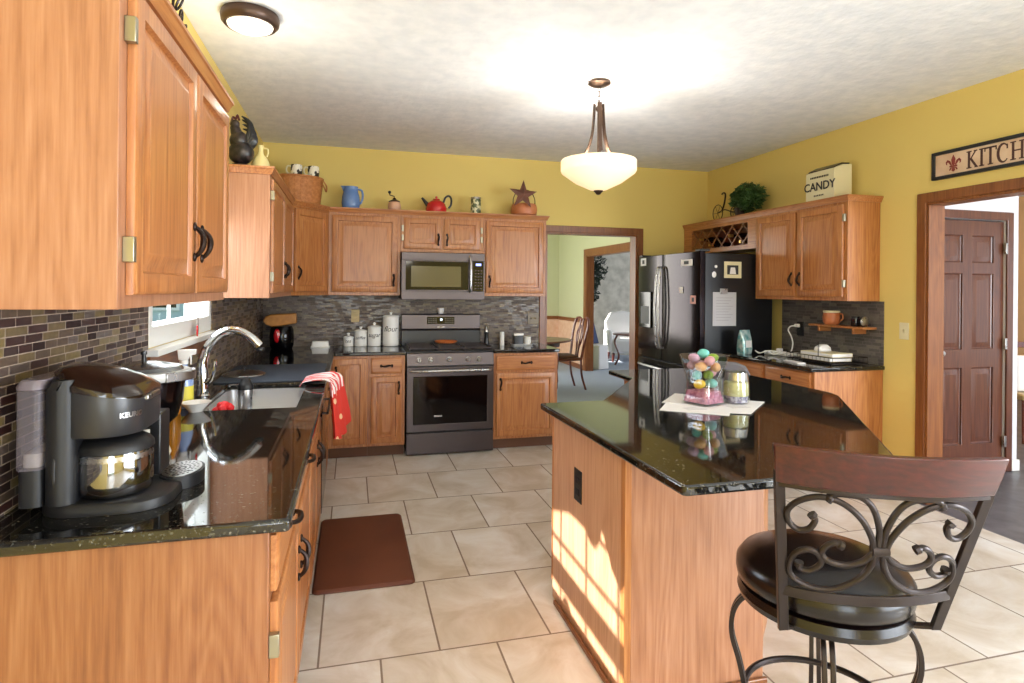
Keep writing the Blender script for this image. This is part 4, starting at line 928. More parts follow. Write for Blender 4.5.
gp = smooth([(0,0,0.09),(0.0,0,0.17),(0.025,0.0,0.25),(0.085,0.0,0.315),(0.155,0.0,0.325),(0.215,0.0,0.295),(0.262,0.0,0.245)], 6)
K = len(gp); MB().tube(gp, [0.028-0.007*min(1, i/(K*0.35))+0.005*max(0, (i-K*0.72)/(K*0.28)) for i in range(K)], 16).build('spout', M['chrome'], t)
MB().lathe([(0.014,0),(0.021,0.003),(0.021,0.016),(0.0,0.016)], (0.266, 0, 0.222), 16).build('spray_head', M['blacksat'], t)
MB().tube(smooth([(0.02,-0.015,0.07),(0.045,-0.03,0.09),(0.06,-0.04,0.14),(0.065,-0.045,0.19)], 4), [0.014,0.014,0.013,0.012,0.011,0.010,0.010,0.009,0.009,0.009,0.009,0.010,0.010], 10).build('lever', M['chrome'], t)
o = MB().loft([rr(-0.755, -0.165, 3.672, 4.46, 0.03, z) for z in (0.9145, 0.9235)]).build('drying_mat', M['drying'], bevel=0.003)
tag(o, 'slate blue dish drying mat on the worktop beyond the sink', 'mat')
t = thing('pot_lid', 'steel pot lid with a knob on the drying mat', 'lid', (-0.63, 3.95, 0.9245))
MB().lathe([(0.118,0),(0.124,0.003),(0.122,0.007),(0.10,0.016),(0.05,0.026),(0.0,0.028)], n=36).build('lid_disc', M['steel'], t)
MB().lathe([(0.006,0.027),(0.006,0.042),(0.017,0.046),(0.017,0.054),(0.0,0.057)], n=18).build('knob', M['black'], t)
t = thing('tumbler', 'steel tumbler with a black lid standing in the sink', 'tumbler', (-0.545, 3.46, SZ+0.001))
MB().lathe([(0.0,0),(0.031,0),(0.034,0.01),(0.037,0.185),(0.036,0.19),(0.0,0.19)], n=28).build('cup', M['steel'], t)
MB().lathe([(0.0,0.1905),(0.039,0.1905),(0.040,0.212),(0.036,0.220),(0.030,0.228),(0.022,0.248),(0.0,0.251)], n=28).build('lid', M['blacksat'], t)
t = thing('sponge_caddy', 'small wire caddy hooked on the near back corner of the sink', 'caddy', (-0.572, 3.02, 0.80))
for z in (0.0, 0.055): MB().tube([(0.055*math.cos(a)*1.1, 0.055*math.sin(a), z) for a in [k*PI/8 for k in range(16)]], 0.0025, 6, closed=True).build('wire_ring', M['chrome'], t)
w_ = MB()
for k in range(8):
    a = k*PI/4; w_.tube([(0.0605*math.cos(a), 0.055*math.sin(a), 0), (0.0605*math.cos(a), 0.055*math.sin(a), 0.055)], 0.0018, 6)
w_.tube([(-0.058,0,0),(0.058,0,0)], 0.0018, 6); w_.tube([(0,-0.052,0),(0,0.052,0)], 0.0018, 6); w_.tube([(-0.0605,0,0.055),(-0.0625,0,0.10)], 0.002, 6)
w_.build('wire_bars', M['chrome'], t)
b = MB(); rnd = random.Random(5)
for i in range(26):
    u = Vector((rnd.gauss(0,1), rnd.gauss(0,1), rnd.gauss(0,0.8))).normalized()
    b.ball((u.x*0.036, u.y*0.036, u.z*0.032), 0.018, n=8)
o = b.build('dish_scrubber', mat('red_mesh', 'd2151c', 0.5)); o.location = (-0.572, 3.02, 0.882); tag(o, 'red mesh dish scrubber in the sink caddy', 'scrubber')
# dish towel hanging over the front edge of the sink
b = MB(); path = [(-0.275,0.906),(-0.262,0.925),(-0.225,0.930),(-0.180,0.929),(-0.140,0.926),(-0.120,0.915),(-0.112,0.890),(-0.108,0.82),(-0.100,0.74),(-0.092,0.67),(-0.088,0.60)]
ys = [3.44+0.34*i/14 for i in range(15)]; top = []; 
def tw(i, j, off):
    x, z = path[i]; y = ys[j]; k = i/(len(path)-1); y = 3.62+(y-3.61)*(0.62+0.85*k)
    wv = 0.010*math.sin(j*1.35+i*0.25)*(0.4+k); 
    return (x+(wv+off if i > 4 else 0)+0.08*k*(j/14), y, z+(abs(wv)*0.8+off if i <= 4 else 0)+0.05*k*(abs(j-7)/7)**2)
n, m_ = len(path), len(ys)
vs = [tw(i, j, 0.0) for i in range(n) for j in range(m_)]+[tw(i, j, 0.004) for i in range(n) for j in range(m_)]
fs = []; mi = []
for L2 in (0, 1):
    for i in range(n-1):
        for j in range(m_-1):
            a = L2*n*m_+i*m_+j; fs.append((a, a+1, a+m_+1, a+m_)); mi.append(0)
O = n*m_
for i in range(n-1): fs += [(i*m_, (i+1)*m_, O+(i+1)*m_, O+i*m_), (i*m_+m_-1, O+i*m_+m_-1, O+(i+1)*m_+m_-1, (i+1)*m_+m_-1)]
for j in range(m_-1): fs += [(j, O+j, O+j+1, j+1), ((n-1)*m_+j, (n-1)*m_+j+1, O+(n-1)*m_+j+1, O+(n-1)*m_+j)]
b.add(vs, fs)
tm = bpy.data.materials.new('red_printed_cloth'); tm.use_nodes = True
N_, L__ = tm.node_tree.nodes, tm.node_tree.links; bb = N_['Principled BSDF']; tcx = N_.new('ShaderNodeTexCoord')
vo = N_.new('ShaderNodeTexVoronoi'); vo.inputs['Scale'].default_value = 14; L__.new(tcx.outputs['Object'], vo.inputs['Vector'])
nz_ = N_.new('ShaderNodeTexNoise'); nz_.inputs['Scale'].default_value = 60; L__.new(tcx.outputs['Object'], nz_.inputs['Vector'])
rp = N_.new('ShaderNodeValToRGB'); rp.color_ramp.interpolation = 'CONSTANT'
rp.color_ramp.elements[0].color = lin('f0c9a0'); rp.color_ramp.elements[1].position = 0.30; rp.color_ramp.elements[1].color = lin('d2362c')
L__.new(math_node(N_, L__, 'ADD', vo.outputs['Distance'], math_node(N_, L__, 'MULTIPLY', nz_.outputs[0], 0.12)), rp.inputs[0])
sz_ = N_.new('ShaderNodeSeparateXYZ'); L__.new(tcx.outputs['Object'], sz_.inputs[0])
wv_ = math_node(N_, L__, 'GREATER_THAN', math_node(N_, L__, 'FRACT', math_node(N_, L__, 'MULTIPLY', sz_.outputs['Y'], 26.0)), 0.5)
mxx = N_.new('ShaderNodeMix'); mxx.data_type = 'RGBA'; L__.new(math_node(N_, L__, 'GREATER_THAN', sz_.outputs['Z'], 0.86), mxx.inputs[0]); L__.new(rp.outputs[0], mxx.inputs[6])
mx2 = N_.new('ShaderNodeMix'); mx2.data_type = 'RGBA'; L__.new(wv_, mx2.inputs[0]); mx2.inputs[6].default_value = lin('d8484a'); mx2.inputs[7].default_value = lin('efe4e2')
L__.new(mx2.outputs[2], mxx.inputs[7]); L__.new(mxx.outputs[2], bb.inputs['Base Color']); bb.inputs['Roughness'].default_value = 0.9
tag(b.build('dish_towel', tm, ang=60), 'red and white printed dish towel hanging over the worktop edge', 'towel')

# bottles by the window end of the sink
t = thing('dish_soap_bottle', 'orange dish soap bottle between the rice cooker and the faucet', 'bottle', (-0.735, 2.83, 0.9145))
MB().loft([[(x*k*1.0, y*k, z) for x, y, _ in rr(-0.03, 0.03, -0.045, 0.045, 0.022, 0)] for k, z in ((0.9,0),(1,0.01),(1,0.11),(0.8,0.15),(0.4,0.175),(0.4,0.185))]).build('bottle_body', mat('orange_soap', 'd98a1e', 0.2), t)
MB().lathe([(0.016,0.186),(0.016,0.205),(0.007,0.210),(0.007,0.222),(0.0,0.223)], n=16).build('cap', M['white'], t)
t = thing('spray_bottle', 'blue spray bottle with a white trigger left of the faucet', 'bottle', (-0.728, 2.985, 0.9145))
MB().lathe([(0.0,0),(0.038,0),(0.040,0.01),(0.040,0.12),(0.030,0.16),(0.016,0.185),(0.016,0.195),(0.0,0.195)], n=24).build('bottle_body', mat('blue_cleaner', '8fa6d6', 0.15), t)
h = MB().lathe([(0.018,0.196),(0.018,0.215),(0.0,0.216)], n=16); h.prism([(-0.02,0.216),(0.018,0.216),(0.028,0.236),(0.050,0.240),(0.050,0.262),(-0.025,0.262)], -0.013, 0.013, f=lambda a, b, c: (a, c, b)); h.box(0.026, 0.032, -0.006, 0.006, 0.195, 0.237)
h.build('trigger', M['white'], t, bevel=0.002)
MB().lathe([(0.0402,0.03),(0.0406,0.03),(0.0406,0.10),(0.0402,0.10)], n=24, caps=(False, False)).build('label_band', mat('yellow_label', 'ddd049', 0.5), t)
o = MB().lathe([(0.0,0.0),(0.035,0),(0.040,0.01),(0.072,0.045),(0.078,0.052),(0.070,0.050),(0.036,0.016),(0.0,0.012)], n=28).build('soap_dish', M['white']); o.location = (-0.655, 2.885, 0.9145); o.scale = (0.8, 0.8, 0.8)
tag(o, 'small white bowl on the worktop near the sink corner', 'bowl')
t = thing('kitchen_timer', 'small dark scissors with red handles on the window sill', 'scissors', (XL+0.028, 3.42, WZ0-0.0015), 0.2)
t.name = 'scissors'
for s in (-1, 1): MB().tube([(0.0, s*0.03+0.022*math.cos(a), 0.028+0.025*math.sin(a)) for a in [k*PI/8 for k in range(16)]], 0.0045, 8, closed=True).build('grip', M['red'] if s < 0 else M['black'], t)
MB().strip([(0,-0.014,0.045),(0.0,0.004,0.12)], 0.010, 0.003, (0,1,0)).strip([(0.0035,0.014,0.045),(0.0035,-0.004,0.12)], 0.010, 0.003, (0,1,0)).build('blades', M['steel'], t)

# coffee maker: column, brew head, carafe, base, reservoir, pod arm
t = thing('coffee_maker', 'large black dual coffee maker with a glass carafe at the near left', 'coffee maker', (-0.78, 1.60, 0.9148))
b = MB(); b.loft([rr(0.060, 0.345, 0.02, 0.34, 0.09, z, 8) for z in (0.0, 0.006)]+[rr(0.060, 0.342, 0.023, 0.337, 0.088, 0.022, 8), rr(0.063, 0.33, 0.03, 0.33, 0.08, 0.028, 8)])
b.build('base', M['blacksat'], t, ang=40)
b = MB(); b.loft([rr(x0, x1, 0.02, 0.355, 0.03, z, 5) for x0, x1, z in ((0.086,0.150,0.0285),(0.086,0.150,0.16),(0.086,0.150,0.30),(0.10,0.150,0.322))])
b.build('column', M['blacksat'], t, ang=40)
# brew head: rounded drum with a domed lid
b = MB(); sl = lambda x, z: z-0.20*max(0, x-0.11)*min(1, max(0, (z-0.24)/0.05))
hp = lambda z, k: [(0.185-0.25*max(0, z-0.31)/0.047*0.2+(x-0.185)*k, 0.16+(y-0.16)*k, sl(0.185+(x-0.185)*k, zz)) for x, y, zz in rr(0.095, 0.278, 0.022, 0.300, 0.085, z, 8)]
b.loft([hp(0.182, 0.97), hp(0.187, 1.0), hp(0.292, 1.0), hp(0.300, 0.99)]); b.build('brew_head', mat('graphite_plastic', '2b2b2e', 0.34), t, ang=40)
b = MB(); b.loft([hp(0.3005, 1.02), hp(0.312, 1.02), hp(0.335, 0.88), hp(0.350, 0.62), hp(0.356, 0.30), hp(0.357, 0.02)]); b.build('lid', mat('glossy_black_lid', '1a100e', 0.15, coat=0.5), t, ang=50)
MB().box(0.262, 0.286, 0.10, 0.20, 0.256, 0.271).build('lid_latch', M['steel'], t, bevel=0.004)
b = MB()
text_mesh(b, 'KEURIG', 0.017, lambda x, y, z: (0.193+(0.085+z+0.0012)*math.cos(-PI/2+0.95+x/0.085), 0.107+(0.085+z+0.0012)*math.sin(-PI/2+0.95+x/0.085), 0.226+y), bold=0.0005)
b.build('lettering', M['steel'], t)
cf = MB().lathe([(0.0,0.030),(0.076,0.030),(0.083,0.036),(0.085,0.060),(0.085,0.120),(0.082,0.135),(0.079,0.135),(0.082,0.118),(0.082,0.060),(0.079,0.040),(0.072,0.034),(0.0,0.034)], (0.205, 0.120, 0), 44)
cf = cf.build('carafe', clear('carafe_glass', (0.50, 0.48, 0.48), 0.34, 0.06), t, ang=50)
MB().lathe([(0.0,0.0345),(0.071,0.0345),(0.078,0.041),(0.080,0.052),(0.0,0.0525)], (0.205, 0.120, 0), 36).build('coffee', mat('coffee_brown', '5e3a1c', 0.2), cf)
MB().lathe([(0.0,0.172),(0.062,0.170),(0.078,0.160),(0.086,0.150),(0.087,0.138),(0.084,0.1355),(0.0,0.1355)], (0.205, 0.120, 0), 40).build('carafe_lid', M['blacksat'], cf)
MB().strip(smooth([(0.130,0.060,0.158),(0.118,0.040,0.155),(0.112,0.030,0.130),(0.114,0.034,0.070),(0.134,0.060,0.050)], 5), 0.022, 0.010, (0,1,0)).build('carafe_handle', M['blacksat'], cf, bevel=0.003)
MB().lathe([(0.0842,0.118),(0.0852,0.118),(0.0842,0.130),(0.0832,0.130)], (0.205, 0.120, 0), 36, caps=(False, False)).build('steel_band', M['steel'], cf)
rs = MB().loft([rr(0.032, 0.0855, 0.022, 0.30, 0.016, z, 5) for z in (0.115, 0.15, 0.30)]).build('water_tank', frosted('smoky_tank', '857d85', 0.36), t, ang=50)
MB().loft([rr(0.030+0.01*k, 0.0856+0.01*k, 0.020, 0.305, 0.02, z, 5) for k, z in ((0, 0.3005), (0, 0.310), (1, 0.326))]).build('tank_lid', mat('smoke_lid', '6f666d', 0.25), rs, bevel=0.003)
MB().loft([rr(0.040, 0.078, 0.04, 0.295, 0.012, z, 4) for z in (0.118, 0.150)]).build('filter', mat('tank_filter', 'a8a0a0', 0.5), rs)
MB().loft([rr(0.036, 0.0858, 0.024, 0.31, 0.016, z, 5) for z in (0.0285, 0.1145)]).build('tank_stand', M['blacksat'], t)
gr = MB().loft([[(0.325+0.055*math.cos(a), 0.260+0.085*math.sin(a), z) for a in [k*PI/16 for k in range(32)]] for z in (0.0, 0.028, 0.034)]).build('drip_tray', M['blacksat'], t)
b = MB().loft([[(0.325+0.048*math.cos(a), 0.260+0.078*math.sin(a), z) for a in [k*PI/16 for k in range(32)]] for z in (0.0345, 0.0365)])
b.build('drip_plate', M['steel'], gr)
b = MB()
for r in (0.2, 0.45, 0.7, 0.92):
    for k in range(int(8+r*16)):
        a = 2*PI*k/int(8+r*16); b.lathe([(0.0035, 0.0366), (0.0035, 0.0372), (0, 0.0373)], (0.325+0.042*r*math.cos(a), 0.260+0.070*r*math.sin(a), 0), 6)
b.build('drip_holes', M['black'], gr)
MB().box(0.255, 0.282, 0.215, 0.30, 0.034, 0.20).build('pod_arm', M['black'], t, bevel=0.004)
# rice cooker behind it
t = thing('rice_cooker', 'round black cooker with a pale rim, half hidden behind the coffee maker', 'cooker', (-0.640, 2.15, 0.9148)); t.scale = (0.88, 0.88, 1.0)
MB().lathe([(0.0,0.0),(0.085,0.0),(0.090,0.01),(0.075,0.05),(0.055,0.075),(0.055,0.10),(0.0,0.10)], n=36).build('pedestal', mat('cream_plastic', 'd9d0bb', 0.4), t)
MB().lathe([(0.0,0.1005),(0.080,0.1005),(0.110,0.125),(0.128,0.18),(0.134,0.245),(0.0,0.246)], n=44).build('pot_body', M['bsteel'], t)
MB().lathe([(0.130,0.2465),(0.150,0.250),(0.154,0.262),(0.152,0.276),(0.142,0.280),(0.130,0.278)], n=44).build('rim', mat('pale_grey_plastic', 'c4c5c3', 0.3), t)
MB().lathe([(0.1295,0.247),(0.1295,0.279),(0.120,0.290),(0.06,0.302),(0.0,0.305)], n=44, caps=(True, False)).build('lid', mat('grey_lid', '77797a', 0.15, 0.5), t)
MB().lathe([(0.008,0.304),(0.007,0.325),(0.011,0.328),(0.010,0.338),(0.0,0.34)], n=16).build('knob', M['black'], t)
b = MB().strip(smooth([(0.10,-0.112,0.262),(0.148,-0.05,0.262),(0.165,0.0,0.262),(0.148,0.05,0.262)], 4), 0.03, 0.014, (0,0,1)); b.build('handle', M['steel'], t, bevel=0.003)

# ------------------------------------------------------------------ back worktop
cn = [(-0.026,0.046,0.075,'tea'),(0.083,0.056,0.135,'coffee'),(0.205,0.060,0.170,'sugar'),(0.354,0.075,0.270,'flour')]
for i, (x, r, hh, tx) in enumerate(cn):
    t = thing('canister', ['smallest white lidded canister, marked Tea', 'white lidded canister marked Coffee, second smallest of the row', 'white lidded canister marked Sugar, second largest of the row', 'tallest white lidded canister, marked Flour, beside the range'][i], 'canister', (x*1.022, 5.80, 0.9148), 0, 'white canisters on the back worktop')
    MB().lathe([(0.0,0),(r-0.004,0),(r,0.005),(r,hh-0.004),(r-0.003,hh),(0.0,hh)], n=36).build('jar', M['white'], t)
    MB().lathe([(0.0,hh+0.0005),(r+0.003,hh+0.0005),(r+0.004,hh+0.010),(r-0.004,hh+0.018),(r*0.5,hh+0.024),(0.010,hh+0.026),(0.009,hh+0.034),(0.015,hh+0.040),(0.014,hh+0.050),(0.0,hh+0.054)], n=36).build('lid', M['white'], t)
    b = MB(); s_ = r*0.95 if len(tx) < 6 else r*0.72
    text_mesh(b, tx, s_, lambda X, Y, Z: ((r+0.0008+Z)*math.sin(X/r-0.1), -(r+0.0008+Z)*math.cos(X/r-0.1), hh*0.52+Y), shear=0.35)
    b.build('lettering', M['ink'], t)
t = thing('butter_dish', 'low white covered dish in front of the splashback left of the canisters', 'dish', (-0.275, 5.77, 0.9148))
MB().loft([rr(-0.085, 0.085, -0.05, 0.05, 0.012, z) for z in (0.0, 0.010)]).build('plate', M['white'], t)
MB().loft([rr(-0.078*k, 0.078*k, -0.042*k, 0.042*k, 0.012, z) for k, z in ((1,0.0105),(0.92,0.05),(0.88,0.056))]).build('cover', M['white'], t)
t = thing('utensil_crock', 'dark glossy crock with a red oval and a wooden top in the back corner', 'crock', (-0.60, 5.70, 0.9148))
MB().lathe([(0.0,0),(0.085,0),(0.100,0.03),(0.105,0.10),(0.098,0.17),(0.085,0.20),(0.0,0.20)], n=36).build('crock_body', M['blackgl'], t)
MB().xf(Matrix.Identity(4)).ball((-0.030,-0.095,0.12), 0.028, 0.012, 0.062, 18).build('red_oval', M['red'], t)
MB().prism([(-0.155,0.25),(-0.13,0.215),(-0.08,0.198),(-0.045,0.2005),(0.125,0.225),(0.120,0.315),(-0.09,0.305),(-0.135,0.285)], -0.05, 0.05, f=lambda a, b, c: (a, c, b)).build('wooden_top', M['wood_lt'], t, bevel=0.010, seg=3)
def plate(name, label, c, sz, axis, m, cat, n=1, inner='socket'):
    t = thing(name, label, cat, c, {'y': 0, 'x': -PI/2, 'x+': PI/2}[axis])
    w2, h2 = sz[0]/2, sz[1]/2
    p = MB().box(-w2, w2, -0.006, 0.0, -h2, h2).build('cover_plate', m, t, bevel=0.002)
    for i in range(n):
        cx = (i-(n-1)/2)*0.045
        if inner == 'socket':
            for z in (-0.02, 0.02): MB().box(cx-0.015, cx+0.015, -0.0085, -0.0062, z-0.013, z+0.013).build('socket', m, t, bevel=0.002)
        else: MB().prism([(-0.0062,-0.012),(-0.0062,0.012),(-0.016,0.009),(-0.010,-0.010)], cx-0.005, cx+0.005, f=lambda a, b, c_: (c_, a, b)).build('toggle', m, t)
    return t
plate('wall_outlet', 'tan wall outlet on the splashback above the small canisters', (0.035, YB-0.0095, 1.195), (0.075, 0.12), 'y', M['tan'], 'outlet')
plate('light_switch', 'brown double switch plate on the splashback beside the dining doorway', (1.812, YB-0.0095, 1.165), (0.115, 0.12), 'y', mat('olive_plate', '6e5c3c', 0.35), 'switch', 2, 'toggle')
plate('light_switch', 'cream light switch on the yellow wall beside the hall opening', (XR-0.0005, 3.43, 1.185), (0.075, 0.12), 'x', M['cream'], 'switch', 1, 'toggle')
t = thing('pepper_mill', 'dark pepper mill with a steel top touching the right side of the range', 'pepper mill', (1.282, 5.74, 0.9148))
MB().lathe([(0.0,0),(0.026,0),(0.028,0.015),(0.022,0.05),(0.020,0.08),(0.026,0.12),(0.0,0.125)], n=22).build('mill_body', M['black'], t)
MB().lathe([(0.0,0.126),(0.022,0.126),(0.018,0.16),(0.010,0.175),(0.008,0.182),(0.012,0.19),(0.0,0.20)], n=22).build('mill_top', M['steel'], t)
t = thing('salt_shaker', 'slim white shaker on the short worktop right of the range', 'shaker', (1.415, 5.64, 0.9148))
MB().lathe([(0.0,0),(0.021,0),(0.022,0.004),(0.022,0.115),(0.0,0.116)], n=24).build('shaker_body', M['white'], t)
MB().lathe([(0.0,0.1165),(0.022,0.1165),(0.021,0.132),(0.0,0.136)], n=24).build('cap', M['white'], t)
o = MB().loft([rr(-0.095, 0.095, -0.055, 0.055, 0.015, 0.0), rr(-0.105, 0.105, -0.065, 0.065, 0.015, 0.014), rr(-0.10, 0.10, -0.06, 0.06, 0.012, 0.0142), rr(-0.09, 0.09, -0.05, 0.05, 0.012, 0.006)]).build('tray', M['white'])
o.location = (1.620, 5.66, 0.9148); tag(o, 'small white tray on the short worktop under the black box and white cup', 'tray')
t = thing('tea_tin', 'small black tin with a white lid on the little white tray', 'tin', (1.580, 5.66, 0.9215))
MB().loft([rr(-0.048, 0.048, -0.04, 0.04, 0.008, z) for z in (0.0, 0.09)]).build('tin_body', M['black'], t)
MB().loft([rr(-0.049, 0.049, -0.041, 0.041, 0.008, z) for z in (0.0905, 0.11)]).build('lid', M['white'], t)
t = thing('mug', 'small white mug on the little tray beside the black tin', 'mug', (1.677, 5.655, 0.9215))
MB().lathe([(0.0,0),(0.030,0),(0.033,0.005),(0.035,0.075),(0.032,0.075),(0.029,0.008),(0.0,0.006)], n=24).build('cup', M['white'], t)

# ------------------------------------------------------------------ right worktop and shelf
t = thing('coffee_bag', 'shiny teal bag standing beside the refrigerator', 'bag', (3.318, 4.52, 0.9148), 0.25)
MB().loft([rr(-0.055, 0.055, -0.04, 0.04, 0.015, 0.0), rr(-0.06, 0.06, -0.045, 0.045, 0.02, 0.05), rr(-0.06, 0.06, -0.035, 0.035, 0.02, 0.14), rr(-0.06, 0.06, -0.010, 0.010, 0.004, 0.19), rr(-0.06, 0.06, -0.004, 0.004, 0.002, 0.21)]).build('pouch', M['teal'], t)
MB().box(-0.035, 0.035, -0.0475, -0.0440, 0.06, 0.12).build('pouch_label', M['paper'], t)
t = thing('power_strip', 'white power strip with tangled cords on the right worktop', 'power strip', (3.56, 4.33, 0.9148), -1.25)
MB().box(-0.16, 0.16, -0.03, 0.03, 0, 0.035).build('housing', M['white'], t, bevel=0.006)
for i in range(4): MB().box(-0.12+i*0.07, -0.085+i*0.07, -0.022, 0.022, 0.0355, 0.06 if i == 1 else 0.037).build('socket', M['paper'], t, bevel=0.002)
cd = MB()
for q in range(4):
    rnd = random.Random(q); pts = [(-0.15+0.09*q+0.05*math.cos(a*1.0+q)+rnd.random()*0.01, -0.07+0.035*math.sin(a*1.3), 0.012+0.010*(k % 3)) for k, a in enumerate([i*0.7 for i in range(11)])]
    cd.tube(smooth(pts, 4), 0.005, 6)
cd.build('cord', M['white'], t)
t = plate('wall_outlet', 'black wall outlet on the right splashback with a white cord plugged in', (XR-0.0095, 4.45, 1.135), (0.085, 0.125), 'x', M['black'], 'outlet')
t = thing('charging_cord', 'white cord hanging from the black outlet to the right worktop', 'cord', (XR-0.03, 4.46, 1.16))
MB().box(-0.025, 0.005, -0.02, 0.02, -0.012, 0.018).build('plug', M['white'], t, bevel=0.004)
MB().tube(smooth([(-0.025,0.0,0.0),(-0.05,0.03,-0.005),(-0.06,0.05,-0.04),(-0.055,0.02,-0.09),(-0.07,-0.02,-0.15),(-0.09,-0.03,-0.21),(-0.11,-0.03,-0.238)], 5), 0.006, 8).build('wire', M['white'], t)
t = thing('mail_rack', 'black wire tray holding tan books on the right worktop', 'rack', (3.60, 3.90, 0.9148), -PI/2)
b = MB()
for z in (0.012, 0.055): b.tube([(-0.24,-0.16,z),(0.24,-0.16,z),(0.24,0.16,z),(-0.24,0.16,z)], 0.003, 6, closed=True)
for k in range(13): b.tube([(-0.24+k*0.04,-0.16,0.055),(-0.24+k*0.04,-0.16,0.012),(-0.24+k*0.04,0.16,0.012),(-0.24+k*0.04,0.16,0.055)], 0.0015, 6)
for x in (-0.2, 0.2):
    for y in (-0.14, 0.14): b.tube([(x, y, 0.012), (x, y, 0.0)], 0.004, 6)
b.build('wire_basket', M['iron'], t)
MB().tube([(0.10,-0.16,0.055),(0.10,-0.16,0.17)], 0.003, 6).build('upright', M['iron'], t)
bk = [(0.03, 0.0, 0.035, 'tan hardback book lying at the bottom of the wire tray'), (0.015, 0.036, 0.028, 'cream book lying on top of the tan book in the wire tray')]
for i, (dx, z, th, lb) in enumerate(bk):
    k_ = thing('book', lb, 'book', (3.60-0.01*i, 3.87+dx, 0.9300+z), -PI/2+0.06*i, 'books in the wire tray')
    MB().box(-0.155, 0.155, -0.10, 0.10, 0.0, th).build('cover', [M['tan'], M['cream']][i], k_, bevel=0.002)
    MB().box(-0.150, 0.156, -0.1015, 0.095, 0.004, th-0.004).build('pages', M['paper'], k_)
o = MB().loft([rr(-0.06, 0.06, -0.04, 0.04, 0.02, 0.0), rr(-0.055, 0.055, -0.035, 0.035, 0.02, 0.03), rr(-0.02, 0.03, -0.02, 0.02, 0.01, 0.05)]).build('cloth_bundle', M['paper'], bevel=0.004); o.location = (3.60, 3.93, 0.9962)
tag(o, 'crumpled white cloth on top of the books in the wire tray', 'cloth')
o = MB().loft([rr(-0.10, 0.10, -0.035, 0.035, 0.01, z) for z in (0.0, 0.008)]).build('envelope', M['paper']); o.location = (3.31, 3.90, 0.9148); o.rotation_euler = (0, 0, 1.4)
tag(o, 'white envelope lying near the front edge of the right worktop', 'envelope')
o = MB().box(3.715, XR-0.0105, 3.655, 4.215, 1.180, 1.198).box(3.72, XR-0.0105, 3.75, 3.77, 1.14, 1.1798).box(3.72, XR-0.0105, 4.10, 4.12, 1.14, 1.1798).build('wall_shelf', M['oak_h'], bevel=0.003)
tag(o, 'small oak shelf on the right splashback', 'shelf')
t = thing('clay_pot', 'copper coloured clay pot with a pale rim on the small oak shelf', 'pot', (3.775, 4.03, 1.1985))
MB().lathe([(0.0,0),(0.05,0),(0.062,0.02),(0.066,0.06),(0.060,0.095),(0.0,0.096)], n=30).build('pot_body', M['terracotta'], t)
MB().lathe([(0.061,0.0965),(0.063,0.100),(0.062,0.112),(0.054,0.112),(0.053,0.0965)], n=30).build('rim', M['cream'], t)
MB().tube(smooth([(0.02,-0.058,0.09),(0.025,-0.085,0.085),(0.025,-0.09,0.05),(0.02,-0.064,0.03)], 4), 0.006, 8).build('handle', M['terracotta'], t)
t = thing('spice_jar', 'small dark jar near the camera end of the oak shelf', 'jar', (3.775, 3.79, 1.1985))
MB().lathe([(0.0,0),(0.030,0),(0.032,0.005),(0.032,0.06),(0.0,0.061)], n=24).build('jar_body', M['wine'], t)
MB().lathe([(0.0,0.0615),(0.031,0.0615),(0.031,0.078),(0.0,0.079)], n=24).build('lid', M['black'], t)
o = MB().lathe([(0.012,-0.012),(0.038,-0.004),(0.040,0.0),(0.038,0.004),(0.012,-0.004),(0.0,-0.006),(0.0,-0.012)], n=24, axis='y').build('silver_cup', M['steel']); 
o.location = (3.775, 3.70, 1.2390); tag(o, 'round silver trinket at the end of the oak shelf', 'trinket')

# ------------------------------------------------------------------ on the island
ZI = ZT+0.0008
for i, (pl, lb, z) in enumerate((([(1.36,2.46),(1.60,2.28),(1.74,2.46),(1.50,2.64)], 'white letter lying nearest the stool on the island', 0),
        ([(1.46,2.62),(1.66,2.47),(1.92,2.58),(1.66,2.84)], 'white sheet of paper under the vase of eggs', 0.0012),
        ([(1.55,2.36),(1.71,2.28),(1.97,2.52),(1.85,2.62)], 'long white envelope under the candle glass', 0.0024))):
    b = MB().prism(pl, ZI+z, ZI+z+0.001)
    c = Vector((sum(p[0] for p in pl)/4, sum(p[1] for p in pl)/4))
    if i != 1:
        for k in range(4): b.box(c.x-0.06, c.x+0.04-0.01*k, c.y-0.03+k*0.016, c.y-0.026+k*0.016, ZI+z+0.0010, ZI+z+0.0011, 1)
    tag(b.build('letter', [M['paper'], M['grey_ink']]), lb, 'paper', 'papers on the island')
VX, VY = 1.650, 2.555; VZ = ZI+0.0036
t = thing('glass_vase', 'flared clear glass vase full of coloured eggs on the island', 'vase', (VX, VY, VZ), 0.35)
sq = lambda h, z, r: rr(-h, h, -h, h, r, z, 5)
MB().loft([sq(0.078,0,0.02), sq(0.080,0.004,0.02), sq(0.066,0.07,0.025), sq(0.066,0.12,0.028), sq(0.094,0.235,0.035), sq(0.0915,0.235,0.034), sq(0.063,0.12,0.026), sq(0.063,0.07,0.023), sq(0.074,0.008,0.018), sq(0.02,0.007,0.01)]).build('vase_body', M['vase_glass'], t, ang=60)
o = MB().loft([sq(0.072,0.0095,0.02), sq(0.066,0.035,0.02), sq(0.060,0.062,0.02), sq(0.030,0.068,0.015)]).build('paper_shred', M['pink'])
o.location = (VX, VY, VZ); o.rotation_euler = (0, 0, 0.35); o['kind'] = 'stuff'; tag(o, 'pink shredded paper in the bottom of the vase', 'shredded paper')
